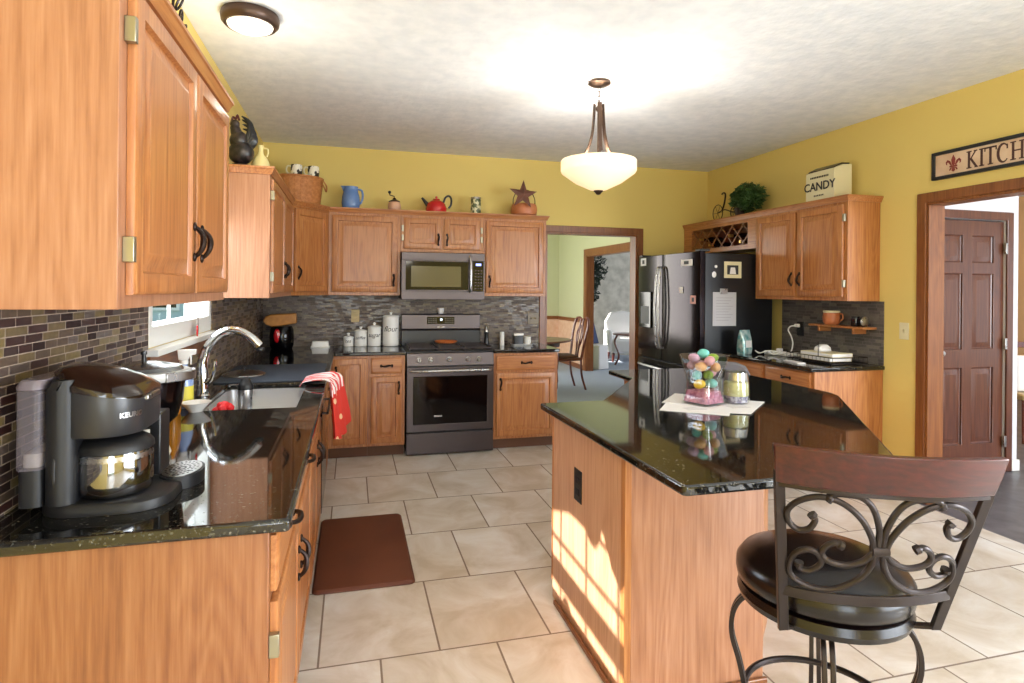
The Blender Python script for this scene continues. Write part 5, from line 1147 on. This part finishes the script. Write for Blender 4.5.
egg_m = {'teal': mat('teal_egg', '6fc0b4', 0.4), 'pink': mat('pink_egg', 'e2a2a8', 0.4), 'green': mat('green_egg', '7f9a2c', 0.4), 'peach': mat('peach_egg', 'ecb27c', 0.4), 'yellow': mat('yellow_egg', 'ecc33c', 0.4), 'lilac': mat('lilac_egg', 'c8a0b4', 0.4), 'blue': mat('pale_blue_egg', '86c8c4', 0.4)}
cR, sR = math.cos(math.radians(15)), math.sin(math.radians(15))
eggs = [('yellow',-0.030,-0.020,0.092,'yellow egg low in the left of the vase',.2),('blue',0.032,-0.010,0.098,'pale blue egg low in the right of the vase',1.2),('teal',-0.034,0.0,0.134,'pale teal egg at the left middle of the vase',.7),
        ('green',0.012,-0.030,0.140,'large green egg in the middle of the vase',0),('pink',0.045,0.012,0.150,'pale pink egg at the right middle of the vase',.5),('lilac',-0.050,0.010,0.176,'lilac egg at the left side of the vase, below the top',.4),
        ('peach',-0.022,-0.036,0.186,'peach egg left of centre near the top of the vase',1.4),('peach',0.048,-0.026,0.182,'peach egg at the right side near the vase rim',.9),('pink',0.016,-0.040,0.200,'pink egg in front at the top of the pile',.6),
        ('lilac',-0.052,-0.014,0.212,'pinkish lilac egg against the left rim of the vase',1.1),('green',0.046,0.014,0.216,'green egg against the right rim of the vase',.3),('teal',-0.004,-0.002,0.240,'teal egg on top of the pile',.2),('pink',0.0,0.035,0.18,'pink egg at the back of the vase',.2)]
EP = [Vector(e[1:4]) for e in eggs]
for _ in range(60):                      # let the eggs settle apart
    for i in range(len(EP)):
        for j in range(i):
            d_ = EP[i]-EP[j]; L_d = d_.length
            if L_d < 0.0515: d_ = d_.normalized()*(0.0515-L_d)/2; EP[i] += d_; EP[j] -= d_
        k_ = 0.036+0.022*max(0, min(1, (EP[i].z-0.12)/0.11))
        EP[i].x = max(-k_, min(k_, EP[i].x)); EP[i].y = max(-k_, min(k_, EP[i].y)); EP[i].z = max(0.096, EP[i].z)
eggs = [(e[0], p.x, p.y, p.z, e[4], e[5]) for e, p in zip(eggs, EP)]
for c, ex, ey, ez, lb, rt in eggs:
    b = MB().lathe([(0.0225*math.sin(PI*i/12)*(1+0.10*math.cos(PI*i/12)), -0.029*math.cos(PI*i/12)) for i in range(13)], n=18)
    o = b.build('easter_egg', egg_m[c]); o.location = (VX+ex*cR+ey*sR, VY-ex*sR+ey*cR, VZ+ez); o.rotation_euler = (1.3, rt, rt*3)
    tag(o, lb, 'egg', 'coloured eggs in the glass vase')
t = thing('candle_glass', 'glass candle holder with a cream candle on the island', 'candle', (1.812, 2.530, VZ))
MB().lathe([(0.0,0.0),(0.052,0.0),(0.060,0.012),(0.066,0.040),(0.060,0.10),(0.052,0.152),(0.050,0.152),(0.057,0.10),(0.062,0.042),(0.056,0.016),(0.0,0.006)], n=36).build('glass_body', M['vase_glass'], t, ang=50)
MB().lathe([(0.0,0.038),(0.058,0.038),(0.0565,0.098),(0.052,0.104),(0.0,0.102)], n=30).build('candle', M['candle'], t)
MB().lathe([(0.0,0.0065),(0.050,0.0065),(0.055,0.020),(0.056,0.036),(0.0,0.0365)], n=30).build('pebbles', mat('lilac_pebbles', '8d86a6', 0.2, bump=(80, 1.0), var=('e0dcee', 70, 0.08)), t)
MB().lathe([(0.0525,0.112),(0.0555,0.112),(0.0515,0.150),(0.0495,0.150)], n=30, caps=(False, False)).build('silver_band', M['steel'], t)
# far side chair back
t = thing('counter_chair', 'grey upholstered chair half hidden behind the vase beyond the island', 'chair', (2.80, 3.98, 0), 2.3); t.scale = (0.9, 0.9, 0.95)
MB().loft([rr(-0.20, 0.20, -0.20, 0.20, 0.05, z) for z in (0.50, 0.58)]).build('seat', M['grey_fabric'], t, bevel=0.015)
MB().prism([(-0.19,0.60),(0.19,0.60),(0.195,0.90),(0.16,0.965),(0.08,0.99),(-0.08,0.99),(-0.16,0.965),(-0.195,0.90)], 0.155, 0.205, f=lambda a, b, c: (a, c, b)).build('backrest', M['grey_fabric'], t, bevel=0.015, seg=3)
for sx in (-1, 1):
    for sy in (-1, 1): MB().tube([(sx*0.17, sy*0.17, 0.50), (sx*0.19, sy*0.19, 0)], [0.018, 0.013], 8).build('leg', M['cherry'], t)

# ------------------------------------------------------------------ swivel stool
SC = Vector((1.34, 1.46, 0))
t = thing('bar_stool', 'swivel bar stool with a leather seat and scrolled iron back by the island', 'stool', SC)
RS = 0.236
MB().lathe([(0.0,0.600),(RS-0.020,0.600),(RS-0.004,0.610),(RS,0.630),(RS-0.002,0.654),(RS-0.018,0.676),(RS-0.06,0.695),(RS-0.13,0.706),(0.0,0.709)], n=56).build('seat_cushion', M['leather'], t, ang=60)
MB().lathe([(0.0,0.552),(RS-0.022,0.552),(RS-0.010,0.557),(RS-0.004,0.574),(RS-0.010,0.594),(RS-0.022,0.5995),(0.0,0.5995)], n=56).build('seat_ring', M['leather'], t)
MB().lathe([(0.0,0.522),(0.085,0.522),(0.085,0.5515),(0.0,0.5515)], n=32).build('swivel_plate', M['iron'], t)
L0, R0_, L1, R1 = Vector((1.102,1.332,0.60))-SC, Vector((1.498,1.228,0.60))-SC, Vector((1.032,1.27,1.08))-SC, Vector((1.459,1.042,1.08))-SC
NB = Vector((-0.471, -0.882, 0))
def BK(s, u, off=0.0, bow=0.05):
    a = L0*(1-u)+L1*u; c = R0_*(1-u)+R1*u
    return a*((1-s)/2)+c*((1+s)/2)+NB*(bow*(1-s*s)+off)
# posts
for s in (-1, 1):
    us = [0.0, 0.2, 0.4, 0.6, 0.8, 0.86]
    if s > 0: pts = [BK(s, -0.06)]+[BK(s, u) for u in us]
    else: pts = [BK(s, -0.06)]+[BK(s, u) for u in us]
    MB().strip(pts, 0.026, 0.013, (R0_-L0).normalized()).build('back_post', M['iron'], t, bevel=0.002)
    foot = pts[0]; d_ = Vector((-foot.x, -foot.y, 0)).normalized()
    q = Vector((0, 0, 0))-d_*0.10+Vector((0, 0, 0.552)); 
    MB().strip([foot+Vector((0,0,0.006)), Vector((-d_.x*0.16, -d_.y*0.16, 0.545)), Vector((-d_.x*0.09, -d_.y*0.09, 0.543))], 0.024, 0.010, Vector((-d_.y, d_.x, 0))).build('seat_bracket', M['iron'], t, bevel=0.002)
# curved wooden top rail
rings = []
for i in range(25):
    s = -1.045+2.09*i/24
    rings.append([tuple(BK(s, u, off)) for u, off in ((0.795,-0.012),(0.795,0.012),(0.90,0.016),(1.0,0.012),(1.0,-0.012),(0.90,-0.008))])
MB().loft(rings).build('top_rail', M['cherry_x'], t, bevel=0.003)
MB().strip([BK(-1+2*i/16, 0.785) for i in range(17)], 0.012, 0.016, (0,0,1)).build('upper_rail', M['iron'], t, bevel=0.001)
MB().strip([BK(-1+2*i/16, 0.178) for i in range(17)], 0.026, 0.010, (0,0,1)).build('lower_rail', M['iron'], t, bevel=0.002)
SCR = {'outer': [[-0.06,0.478],[-0.10,0.55],[-0.224,0.65],[-0.412,0.725],[-0.62,0.745],[-0.81,0.708],[-0.924,0.645],[-0.918,0.583],[-0.827,0.545],[-0.718,0.56],[-0.66,0.612],[-0.70,0.645]],
       'inner': [[-0.025,0.481],[-0.036,0.597],[-0.116,0.707],[-0.233,0.765],[-0.371,0.775],[-0.487,0.768],[-0.551,0.731]],
       'lower': [[-0.05,0.470],[-0.161,0.411],[-0.329,0.38],[-0.504,0.39],[-0.582,0.426],[-0.548,0.471],[-0.458,0.5],[-0.372,0.485]],
       'bottom': [[-0.03,0.478],[-0.076,0.382],[-0.196,0.301],[-0.428,0.235],[-0.667,0.225],[-0.867,0.258],[-0.925,0.317],[-0.865,0.399],[-0.733,0.44],[-0.619,0.423],[-0.589,0.372],[-0.691,0.324],[-0.808,0.325],[-0.815,0.36]]}
for sg in (1, -1):
    for k, (nm, pp) in enumerate(SCR.items()):
        pts = smooth([BK(s*sg, u, 0.0) for s, u in pp], 6)
        n_ = len(pts); rad = [0.0078+(0.0035 if i >= n_-4 else 0) for i in range(n_)]
        MB().tube(pts, rad, 10).build('scroll', M['iron'], t)
cc = BK(0, 0.48); MB().tube([BK(-0.085, 0.48), cc, BK(0.085, 0.48)], [0.014, 0.015, 0.014], 12).build('collar', M['iron'], t)
# four double-bar legs and the foot ring
LEGZ = [(0.130,0.543),(0.200,0.533),(0.238,0.485),(0.246,0.41),(0.222,0.32),(0.204,0.22),(0.206,0.10),(0.240,0.008)]
ang0 = math.atan2(NB.y, NB.x)
for k in range(4):
    a = math.radians(142)+k*PI/2; ca, sa = math.cos(a), math.sin(a); b = MB()
    for s in (-1, 1):
        pts = smooth([(r*ca-s*(0.010+0.10*max(0, 0.30-z)*0.15)*sa, r*sa+s*(0.010+0.10*max(0, 0.30-z)*0.15)*ca, z) for r, z in LEGZ], 5)
        b.strip(pts, 0.013, 0.014, (-sa, ca, 0))
    b.build('leg', M['iron'], t, bevel=0.002)
MB().tube([(0.208*math.cos(q), 0.208*math.sin(q), 0.255) for q in [k*2*PI/48 for k in range(48)]], 0.010, 10, closed=True).build('foot_ring', M['iron'], t)

# ------------------------------------------------------------------ floor mat
o = MB().loft([rr(-0.172, 0.318, 2.975, 3.905, 0.03, 0.0005), rr(-0.172, 0.318, 2.975, 3.905, 0.03, 0.008), rr(-0.162, 0.306, 2.987, 3.893, 0.025, 0.018)]).build('floor_mat', M['mat_brown'], bevel=0.002)
tag(o, 'brown cushioned kitchen mat on the tiles in front of the sink', 'mat')

# ------------------------------------------------------------------ on top of the wall cabinets
ZK = 2.1858
def cow_mug(x, y, z, rz, lb):
    t = thing('mug', lb, 'mug', (x, y, z), rz, 'black and white mugs in the basket')
    MB().lathe([(0.0,0),(0.042,0),(0.047,0.006),(0.050,0.06),(0.047,0.10),(0.043,0.10),(0.045,0.06),(0.040,0.008),(0.0,0.006)], n=26).build('cup', mat('cow_print', 'efe9d8', 0.3, var=('16120f', 18, 0.012)), t)
    bpy.data.materials['cow_print'] if False else None
    MB().tube(smooth([(-0.046,0,0.085),(-0.075,0,0.085),(-0.085,0,0.05),(-0.070,0,0.022),(-0.045,0,0.02)], 4), 0.007, 8).build('handle', M['cream'], t)
    return t
t = thing('rooster_figurine', 'black rooster figurine at the near end of the cabinet past the window', 'figurine', (-0.665, 3.99, ZK), -0.25); t.scale = (1.12, 1.12, 1.18)
sk_ = MB()
sk_.lathe([(0.0,0),(0.055,0),(0.060,0.012),(0.050,0.022),(0.0,0.024)], n=24)
sk_.ball((0.0,0,0.085), 0.070, 0.055, 0.062, 18)
sk_.ball((-0.012,0,0.150), 0.050, 0.042, 0.050, 16)
sk_.tube(smooth([(-0.01,0,0.15),(-0.03,0,0.20),(-0.035,0,0.235)], 4), [0.04,0.036,0.033,0.03,0.028,0.026,0.024,0.022,0.02], 12)
sk_.ball((-0.035,0,0.235), 0.026, 0.020, 0.024, 14)
sk_.build('figurine_body', mat('black_lacquer', '0e0c0c', 0.35, var=('3a302f', 34, 0.10)), t)
b = MB()
for q, (dx, dz, L_f) in enumerate(((0.02,0.02,0.13),(0.035,0.0,0.12),(0.045,-0.02,0.10),(0.01,0.035,0.12))):
    b.tube(smooth([(0.03,0,0.10),(0.045+dx*0.6,0,0.17+dz),(0.035+dx*0.4,0,0.215+dz),(0.0+dx*0.2,0.0,0.235+dz*1.2)], 4), [0.018,0.020,0.021,0.021,0.020,0.019,0.018,0.016,0.014,0.012,0.010,0.008,0.004], 8, flat=(1, 0.5))
b.build('tail_feathers', M['black'], t)
b = MB().tube(smooth([(-0.055,0,0.245),(-0.045,0,0.272),(-0.030,0,0.262),(-0.022,0,0.282),(-0.012,0,0.255)], 3), 0.006, 8); b.ball((-0.055,0,0.215), 0.007, 0.005, 0.012, 8); b.build('comb', mat('dark_red_comb', '4c1512', 0.4), t)
MB().lathe([(0.008,0),(0.0,0.02)], n=8, axis='x').xf(Matrix.Translation((-0.060,0,0.238)) @ Matrix.Rotation(PI, 4, 'Z')).build('beak', M['gold'], t)
t = thing('pitcher', 'pale yellow bottle-shaped jug beside the black rooster', 'jug', (-0.560, 4.045, ZK))
MB().lathe([(0.0,0),(0.040,0),(0.052,0.02),(0.055,0.045),(0.042,0.08),(0.018,0.11),(0.014,0.15),(0.020,0.165),(0.016,0.165),(0.010,0.15),(0.0,0.14)], n=26).build('jug_body', M['gourd'], t)
MB().tube(smooth([(0.014,0,0.15),(0.040,0,0.145),(0.042,0,0.115),(0.034,0,0.095)], 4), 0.005, 8).build('handle', M['gourd'], t)
t = thing('basket', 'woven basket holding mugs on the diagonal corner cabinet', 'basket', (-0.455, 5.625, ZK), 0.35); t.scale = (1.12, 1.12, 1.12)
b = MB(); n_ = 48
def brg(k, z, wob): return [((0.175*k+0.006*(1 if (j+wob) % 2 else -1))*math.cos(2*PI*j/n_), (0.125*k+0.006*(1 if (j+wob) % 2 else -1))*math.sin(2*PI*j/n_), z) for j in range(n_)]
rg = [brg(0.88+0.14*i/13, 0.003+0.0165*i, i) for i in range(14)]
b.loft(rg+[brg(0.98, 0.2175, 0), brg(0.86, 0.03, 0)], caps=(True, True)); b.build('basket_weave', M['rattan'], t, ang=20)
MB().tube([(0.180*math.cos(q), 0.130*math.sin(q), 0.222) for q in [k*2*PI/40 for k in range(40)]], 0.009, 8, closed=True).build('basket_rim', M['rattan'], t)
for s in (-1, 1): MB().tube(smooth([(s*0.180,-0.03,0.212),(s*0.205,-0.03,0.17),(s*0.212,0,0.135),(s*0.205,0.03,0.17),(s*0.180,0.03,0.212)], 5), 0.006, 8).build('basket_handle', M['rattan'], t)
cow_mug(-0.480, 5.60, ZK+0.2575, 0.2, 'black and white mug at the left in the woven basket')
cow_mug(-0.340, 5.635, ZK+0.2575, 0.3, 'black and white mug at the right in the woven basket')
t = thing('pitcher', 'blue glazed pitcher on the cabinet left of the microwave', 'pitcher', (-0.015, 5.72, ZK), PI); t.scale = (1.15, 1.15, 0.98)
MB().lathe([(0.0,0),(0.058,0),(0.066,0.012),(0.072,0.06),(0.068,0.12),(0.056,0.17),(0.052,0.20),(0.056,0.215),(0.052,0.215),(0.048,0.20),(0.0,0.18)], n=32, sy=0.8).build('pitcher_body', M['blue'], t)
MB().loft([[(0.040,-0.02,z),(0.040,0.02,z),(x,0,z)] for x, z in ((0.056,0.16),(0.072,0.205),(0.082,0.218))]).build('pitcher_spout', M['blue'], t)
MB().tube(smooth([(-0.050,0,0.195),(-0.085,0,0.18),(-0.092,0,0.12),(-0.080,0,0.07),(-0.068,0,0.055)], 5), 0.009, 10).build('handle', M['blue'], t)
t = thing('coffee_grinder', 'small hand coffee grinder with a pale round body on the cabinet top', 'coffee grinder', (0.380, 5.72, ZK))
MB().lathe([(0.0,0),(0.045,0),(0.050,0.01),(0.060,0.03),(0.060,0.06),(0.050,0.085),(0.0,0.086)], n=28).build('grinder_body', mat('pink_cream', 'd9a98c', 0.4), t)
MB().lathe([(0.0,0.0865),(0.054,0.0865),(0.052,0.094),(0.020,0.110),(0.012,0.125),(0.0,0.126)], n=24).build('grinder_top', M['bronze'], t)
MB().tube([(0,0,0.124),(0,0,0.140),(-0.045,-0.01,0.150),(-0.045,-0.01,0.160)], 0.0045, 8).ball((-0.045,-0.01,0.175), 0.015, n=12).build('crank', M['black'], t)
t = thing('tea_kettle', 'shiny red tea kettle with a black handle on the cabinet top', 'kettle', (0.775, 5.72, ZK)); t.scale = (1.1, 1.1, 1.12)
MB().lathe([(0.0,0),(0.078,0),(0.090,0.010),(0.092,0.035),(0.080,0.075),(0.050,0.102),(0.034,0.108),(0.0,0.110)], n=36).build('kettle_body', M['red'], t)
MB().lathe([(0.0,0.1105),(0.033,0.1105),(0.028,0.120),(0.0,0.124)], n=24).ball((0,0,0.134), 0.011, n=12).build('kettle_lid', M['red'], t)
MB().tube([(-0.070,0,0.060),(-0.100,0,0.095),(-0.125,0,0.125)], [0.020,0.014,0.010], 12).build('kettle_spout', M['black'], t)
MB().tube(smooth([(0.060,0,0.085),(0.080,0,0.135),(0.110,0,0.150),(0.130,0,0.125),(0.128,0,0.075),(0.108,0,0.045)], 5), 0.009, 10).build('handle', M['black'], t)
t = thing('floral_canister', 'cream canister with a leafy pattern on the cabinet top', 'canister', (1.160, 5.72, ZK)); t.scale = (1.1, 1.1, 1.0)
MB().lathe([(0.0,0),(0.044,0),(0.045,0.004),(0.045,0.15),(0.0,0.151)], n=30).build('can_body', mat('floral_print', 'd8d0a8', 0.4, var=('4d5632', 24, 0.03)), t)
MB().lathe([(0.0,0.1515),(0.047,0.1515),(0.047,0.166),(0.040,0.170),(0.0,0.171)], n=30).build('lid', M['steel'], t)
t = thing('copper_pot', 'low copper coloured pot behind the tin star on the cabinet top', 'pot', (1.655, 5.74, ZK)); t.scale = (1.12, 1.12, 1.08)
MB().lathe([(0.0,0),(0.090,0),(0.112,0.02),(0.118,0.06),(0.112,0.10),(0.104,0.115),(0.098,0.115),(0.106,0.10),(0.110,0.06),(0.0,0.012)], n=40).build('pot_body', M['terracotta'], t)
MB().tube(smooth([(0.10,0,0.10),(0.098,0,0.17),(0.06,0,0.235),(0.0,0,0.25),(-0.06,0,0.235),(-0.098,0,0.17),(-0.10,0,0.10)], 5), 0.004, 8).build('bail_handle', M['bronze'], t)
b = MB(); c0 = [(0,-0.018,0)]; pts = []
for k in range(10):
    a = PI/2+k*PI/5; r = 0.148 if k % 2 == 0 else 0.058; pts.append((r*math.cos(a), 0, r*math.sin(a)))
b.add([(0,-0.022,0),(0,0.022,0)]+pts, [(0, 2+(k+1) % 10, 2+k) for k in range(10)]+[(1, 2+k, 2+(k+1) % 10) for k in range(10)])
o = b.build('tin_star', M['rust'], ang=10); o.location = (1.600, 5.615, ZK+0.236); o.rotation_euler = (-0.10, 0.06, 0.0)
o.location = (1.600, 5.585, ZK+0.110); o.location.z = ZK+0.196
tag(o, 'rusty five-pointed tin star leaning against the copper pot', 'star')
# scrolled iron ornament on the nearest cabinet
t = thing('iron_scroll_stand', 'dark scrolled iron ornament on top of the nearest wall cabinet', 'ornament', (-0.600, 2.37, ZK))
MB().tube([(0,-0.10,0.005),(0,0.12,0.005)], 0.006, 8).build('foot_bar', M['iron'], t)
b = MB()
for k in range(9):
    y = -0.06+k*0.018; z = 0.42-k*0.045
    b.tube([(0.012*math.sin(q)*(1 if k % 2 else 0.2), y+0.016*math.cos(q), z+0.026*math.sin(q)) for q in [i*PI/6 for i in range(12)]], 0.0045, 6, closed=True)
b.tube(smooth([(0,-0.075,0.006),(0,-0.09,0.2),(0,-0.06,0.42)], 5), 0.005, 8)
b.build('chain_links', M['iron'], t)
# bicycle planter
t = thing('bicycle_planter', 'dark wire bicycle planter above the refrigerator', 'planter', (3.68, 5.25, ZK), -PI/2)
b = MB()
for cx, r in ((-0.22, 0.085), (0.06, 0.062)):
    b.tube([(cx+r*math.cos(q), 0, r+0.004+r*math.sin(q)) for q in [k*PI/14 for k in range(28)]], 0.0045, 6, closed=True)
    for k in range(6): a = k*PI/3; b.tube([(cx, 0, r+0.004), (cx+r*math.cos(a), 0, r+0.004+r*math.sin(a))], 0.002, 5)
b.build('wheel', M['bronze'], t)
MB().tube(smooth([(-0.22,0,0.089),(-0.12,0,0.11),(-0.06,0,0.10),(0.06,0,0.066),(0.24,0,0.07)], 4), 0.006, 8).tube(smooth([(-0.15,0,0.10),(-0.11,0,0.17),(-0.09,0,0.26),(-0.12,0,0.285),(-0.15,0,0.275)], 4), 0.009, 8).build('bicycle_frame', M['bronze'], t)
MB().lathe([(0.0,0.02),(0.05,0.02),(0.07,0.09),(0.066,0.09),(0.0,0.06)], (0.17,0,0), 20).tube([(0.17,0,0.021),(0.17,0,0.0)], 0.012, 8).build('planter_basket', M['bronze'], t)
t = thing('artificial_fern', 'bushy green plant in the bicycle planter', 'plant', (3.68, 5.00, ZK+0.06))
lf = MB(); leaves(lf, (0.0, -0.02, 0.12), (0.115, 0.23, 0.14), 1000, 0.038, 11); lf.build('foliage', M['leaf'], t)
MB().tube([(0,0,0.005),(0,0,0.12)], 0.02, 8).build('stem', M['leaf_dark'], t)
# cream box
t = thing('candy_box', 'cream metal box lettered CANDY on the right wall cabinet', 'box', (3.62, 4.15, ZK), -PI/2)
BW, BDp, BH = 0.30, 0.17, 0.245
MB().prism([(0,0),(BDp,0),(BDp,BH+0.04),(BDp*0.5,BH+0.035),(0,BH)], 0, BW, f=lambda a, b, c: (c, a, b)).build('box_body', M['cream'], t, bevel=0.004)
MB().prism([(0.012,BH+0.0045),(BDp*0.5,BH+0.0395),(BDp-0.01,BH+0.044),(BDp-0.01,BH+0.052),(BDp*0.5,BH+0.050),(0.012,BH+0.012)], 0.015, BW-0.015, f=lambda a, b, c: (c, a, b)).build('box_lid', M['black'], t)
b = MB()
text_mesh(b, 'CANDY', 0.094, lambda x, y, z: (BW/2+x, -0.0045-z, 0.095+y), bold=0.0015)
for k in range(11): b.box(0.055+k*0.018, 0.066+k*0.018, -0.0052, -0.0043, 0.192, 0.206)     # small print too worn to read
for k in range(6): b.box(0.095+k*0.018, 0.106+k*0.018, -0.0052, -0.0043, 0.046, 0.058)
b.build('lettering', M['ink'], t)

# ------------------------------------------------------------------ KITCHEN sign on the right wall
t = thing('kitchen_sign', 'long framed KITCHEN sign above the hall opening', 'sign', (XR-0.0005, 3.215, 0), -PI/2)
SWd, s0, s1 = 0.98, 2.228, 2.415
MB().grid([0, 0.022, SWd-0.022, SWd], [s0, s0+0.022, s1-0.022, s1], hole((0.022, SWd-0.022, s0+0.022, s1-0.022)), -0.024, 0.0, fy).build('frame', M['black'], t, bevel=0.003)
MB().box(0.0225, SWd-0.0225, -0.012, -0.001, s0+0.0225, s1-0.0225).build('board', mat('aged_paper', 'c9a98c', 0.7, var=('e2c9ae', 6, 0.16)), t)
b = MB(); zc = (s0+s1)/2; Hh = 0.112; zb = zc-Hh/2
def bar(x0, z0_, x1, z1_, w_): 
    v_ = Vector((x1-x0, z1_-z0_)); n_ = Vector((-v_.y, v_.x)).normalized()*w_/2
    b.prism([(x0+n_.x, z0_+n_.y), (x0-n_.x, z0_-n_.y), (x1-n_.x, z1_-n_.y), (x1+n_.x, z1_+n_.y)], -0.0145, -0.0122, f=fy)
def stem(x, w_=0.020): bar(x, zb, x, zb+Hh, w_); bar(x-0.016, zb+0.004, x+0.016, zb+0.004, 0.007); bar(x-0.016, zb+Hh-0.004, x+0.016, zb+Hh-0.004, 0.007)
def cchar(x):
    pts = [(x+0.031*math.cos(a), zc+Hh/2*math.sin(a)*1.0) for a in [0.75+k*(2*PI-1.5)/14 for k in range(15)]]
    for k in range(14):
        w_ = 0.006+0.010*math.sin(PI*k/13); bar(*pts[k], *pts[k+1], w_)
    bar(pts[0][0], pts[0][1]+0.012, pts[0][0], pts[0][1]-0.016, 0.007)
x = 0.252; stem(x, 0.014); bar(x+0.005, zc-0.004, x+0.042, zb+Hh-0.004, 0.007); bar(x+0.012, zc+0.004, x+0.048, zb+0.004, 0.013); bar(x+0.036, zb+0.004, x+0.058, zb+0.004, 0.007); bar(x+0.030, zb+Hh-0.004, x+0.052, zb+Hh-0.004, 0.007)
stem(0.332, 0.014)
x = 0.386; stem(x, 0.014); bar(x-0.034, zb+Hh-0.005, x+0.034, zb+Hh-0.005, 0.010); bar(x-0.034, zb+Hh, x-0.034, zb+Hh-0.026, 0.006); bar(x+0.034, zb+Hh, x+0.034, zb+Hh-0.026, 0.006)
cchar(0.462)
stem(0.518, 0.013); stem(0.568, 0.013); bar(0.518, zc, 0.568, zc, 0.008)
x = 0.632; stem(x, 0.014); bar(x, zb+Hh-0.005, x+0.048, zb+Hh-0.005, 0.009); bar(x, zb+0.005, x+0.050, zb+0.005, 0.009); bar(x, zc, x+0.034, zc, 0.008); bar(x+0.048, zb+Hh, x+0.048, zb+Hh-0.024, 0.006); bar(x+0.050, zb, x+0.050, zb+0.026, 0.006)
stem(0.728, 0.010); stem(0.786, 0.010); bar(0.726, zb+Hh-0.004, 0.788, zb+0.004, 0.014)
b.build('lettering', mat('faded_ink', '4a2a26', 0.6), t)
for xc in (0.148, 0.870):      # fleur-de-lis
  b = MB()
  def leafp(pl): b.prism([(xc+p, zc+q) for p, q in pl], -0.0142, -0.0122, f=fy)
  leafp([(0,0.056),(0.014,0.026),(0.010,-0.006),(0,-0.018),(-0.010,-0.006),(-0.014,0.026)])
  for s in (-1, 1): leafp([(s*0.010,-0.012),(s*0.022,0.018),(s*0.040,0.028),(s*0.052,0.014),(s*0.050,-0.002),(s*0.042,-0.006),(s*0.044,0.006),(s*0.036,0.012),(s*0.026,-0.002),(s*0.016,-0.014)][::s])
  leafp([(-0.026,-0.014),(0.026,-0.014),(0.026,-0.024),(-0.026,-0.024)])
  leafp([(-0.008,-0.025),(0.008,-0.025),(0.012,-0.048),(0,-0.056),(-0.012,-0.048)])
  for s in (-1, 1): leafp([(s*0.010,-0.025),(s*0.020,-0.028),(s*0.030,-0.044),(s*0.020,-0.046)][::s])
  b.build('fleur_de_lis', mat('faded_red', '7c2c28', 0.6), t)

# ------------------------------------------------------------------ outside
struct('ground_outside', MB().box(-40, XL-0.13, -30, 40, -0.5, -0.4).box(XL-0.13, 3.80, -30, YR-0.13, -0.5, -0.4), M['grass'])
t = thing('neighbour_house', 'pale blue sided house seen through the sink window', 'house', (-9.0, 24.0, -0.4))
MB().box(-9, 6, 0, 8, 0, 5.2).build('siding_wall', M['siding'], t)
MB().prism([(-9.5, 5.2), (6.5, 5.2), (6.5, 5.5), (-1.5, 8.5), (-9.5, 5.5)], -0.4, 8.4, f=lambda a, b, c: (a, c, b)).build('roof', M['toe'], t)
for x in (-7.5, -4.6, -1.8, 0.2, 2.4, 4.4):
    f_ = MB().grid([x-0.6, x-0.5, x+0.5, x+0.6], [1.0, 1.1, 2.5, 2.6], hole((x-0.5, x+0.5, 1.1, 2.5)), -0.06, -0.001, fy).build('window_frame', M['white_trim'], t)
    MB().box(x-0.5, x+0.5, -0.03, -0.002, 1.1, 2.5).build('pane', M['blackgl'], f_)
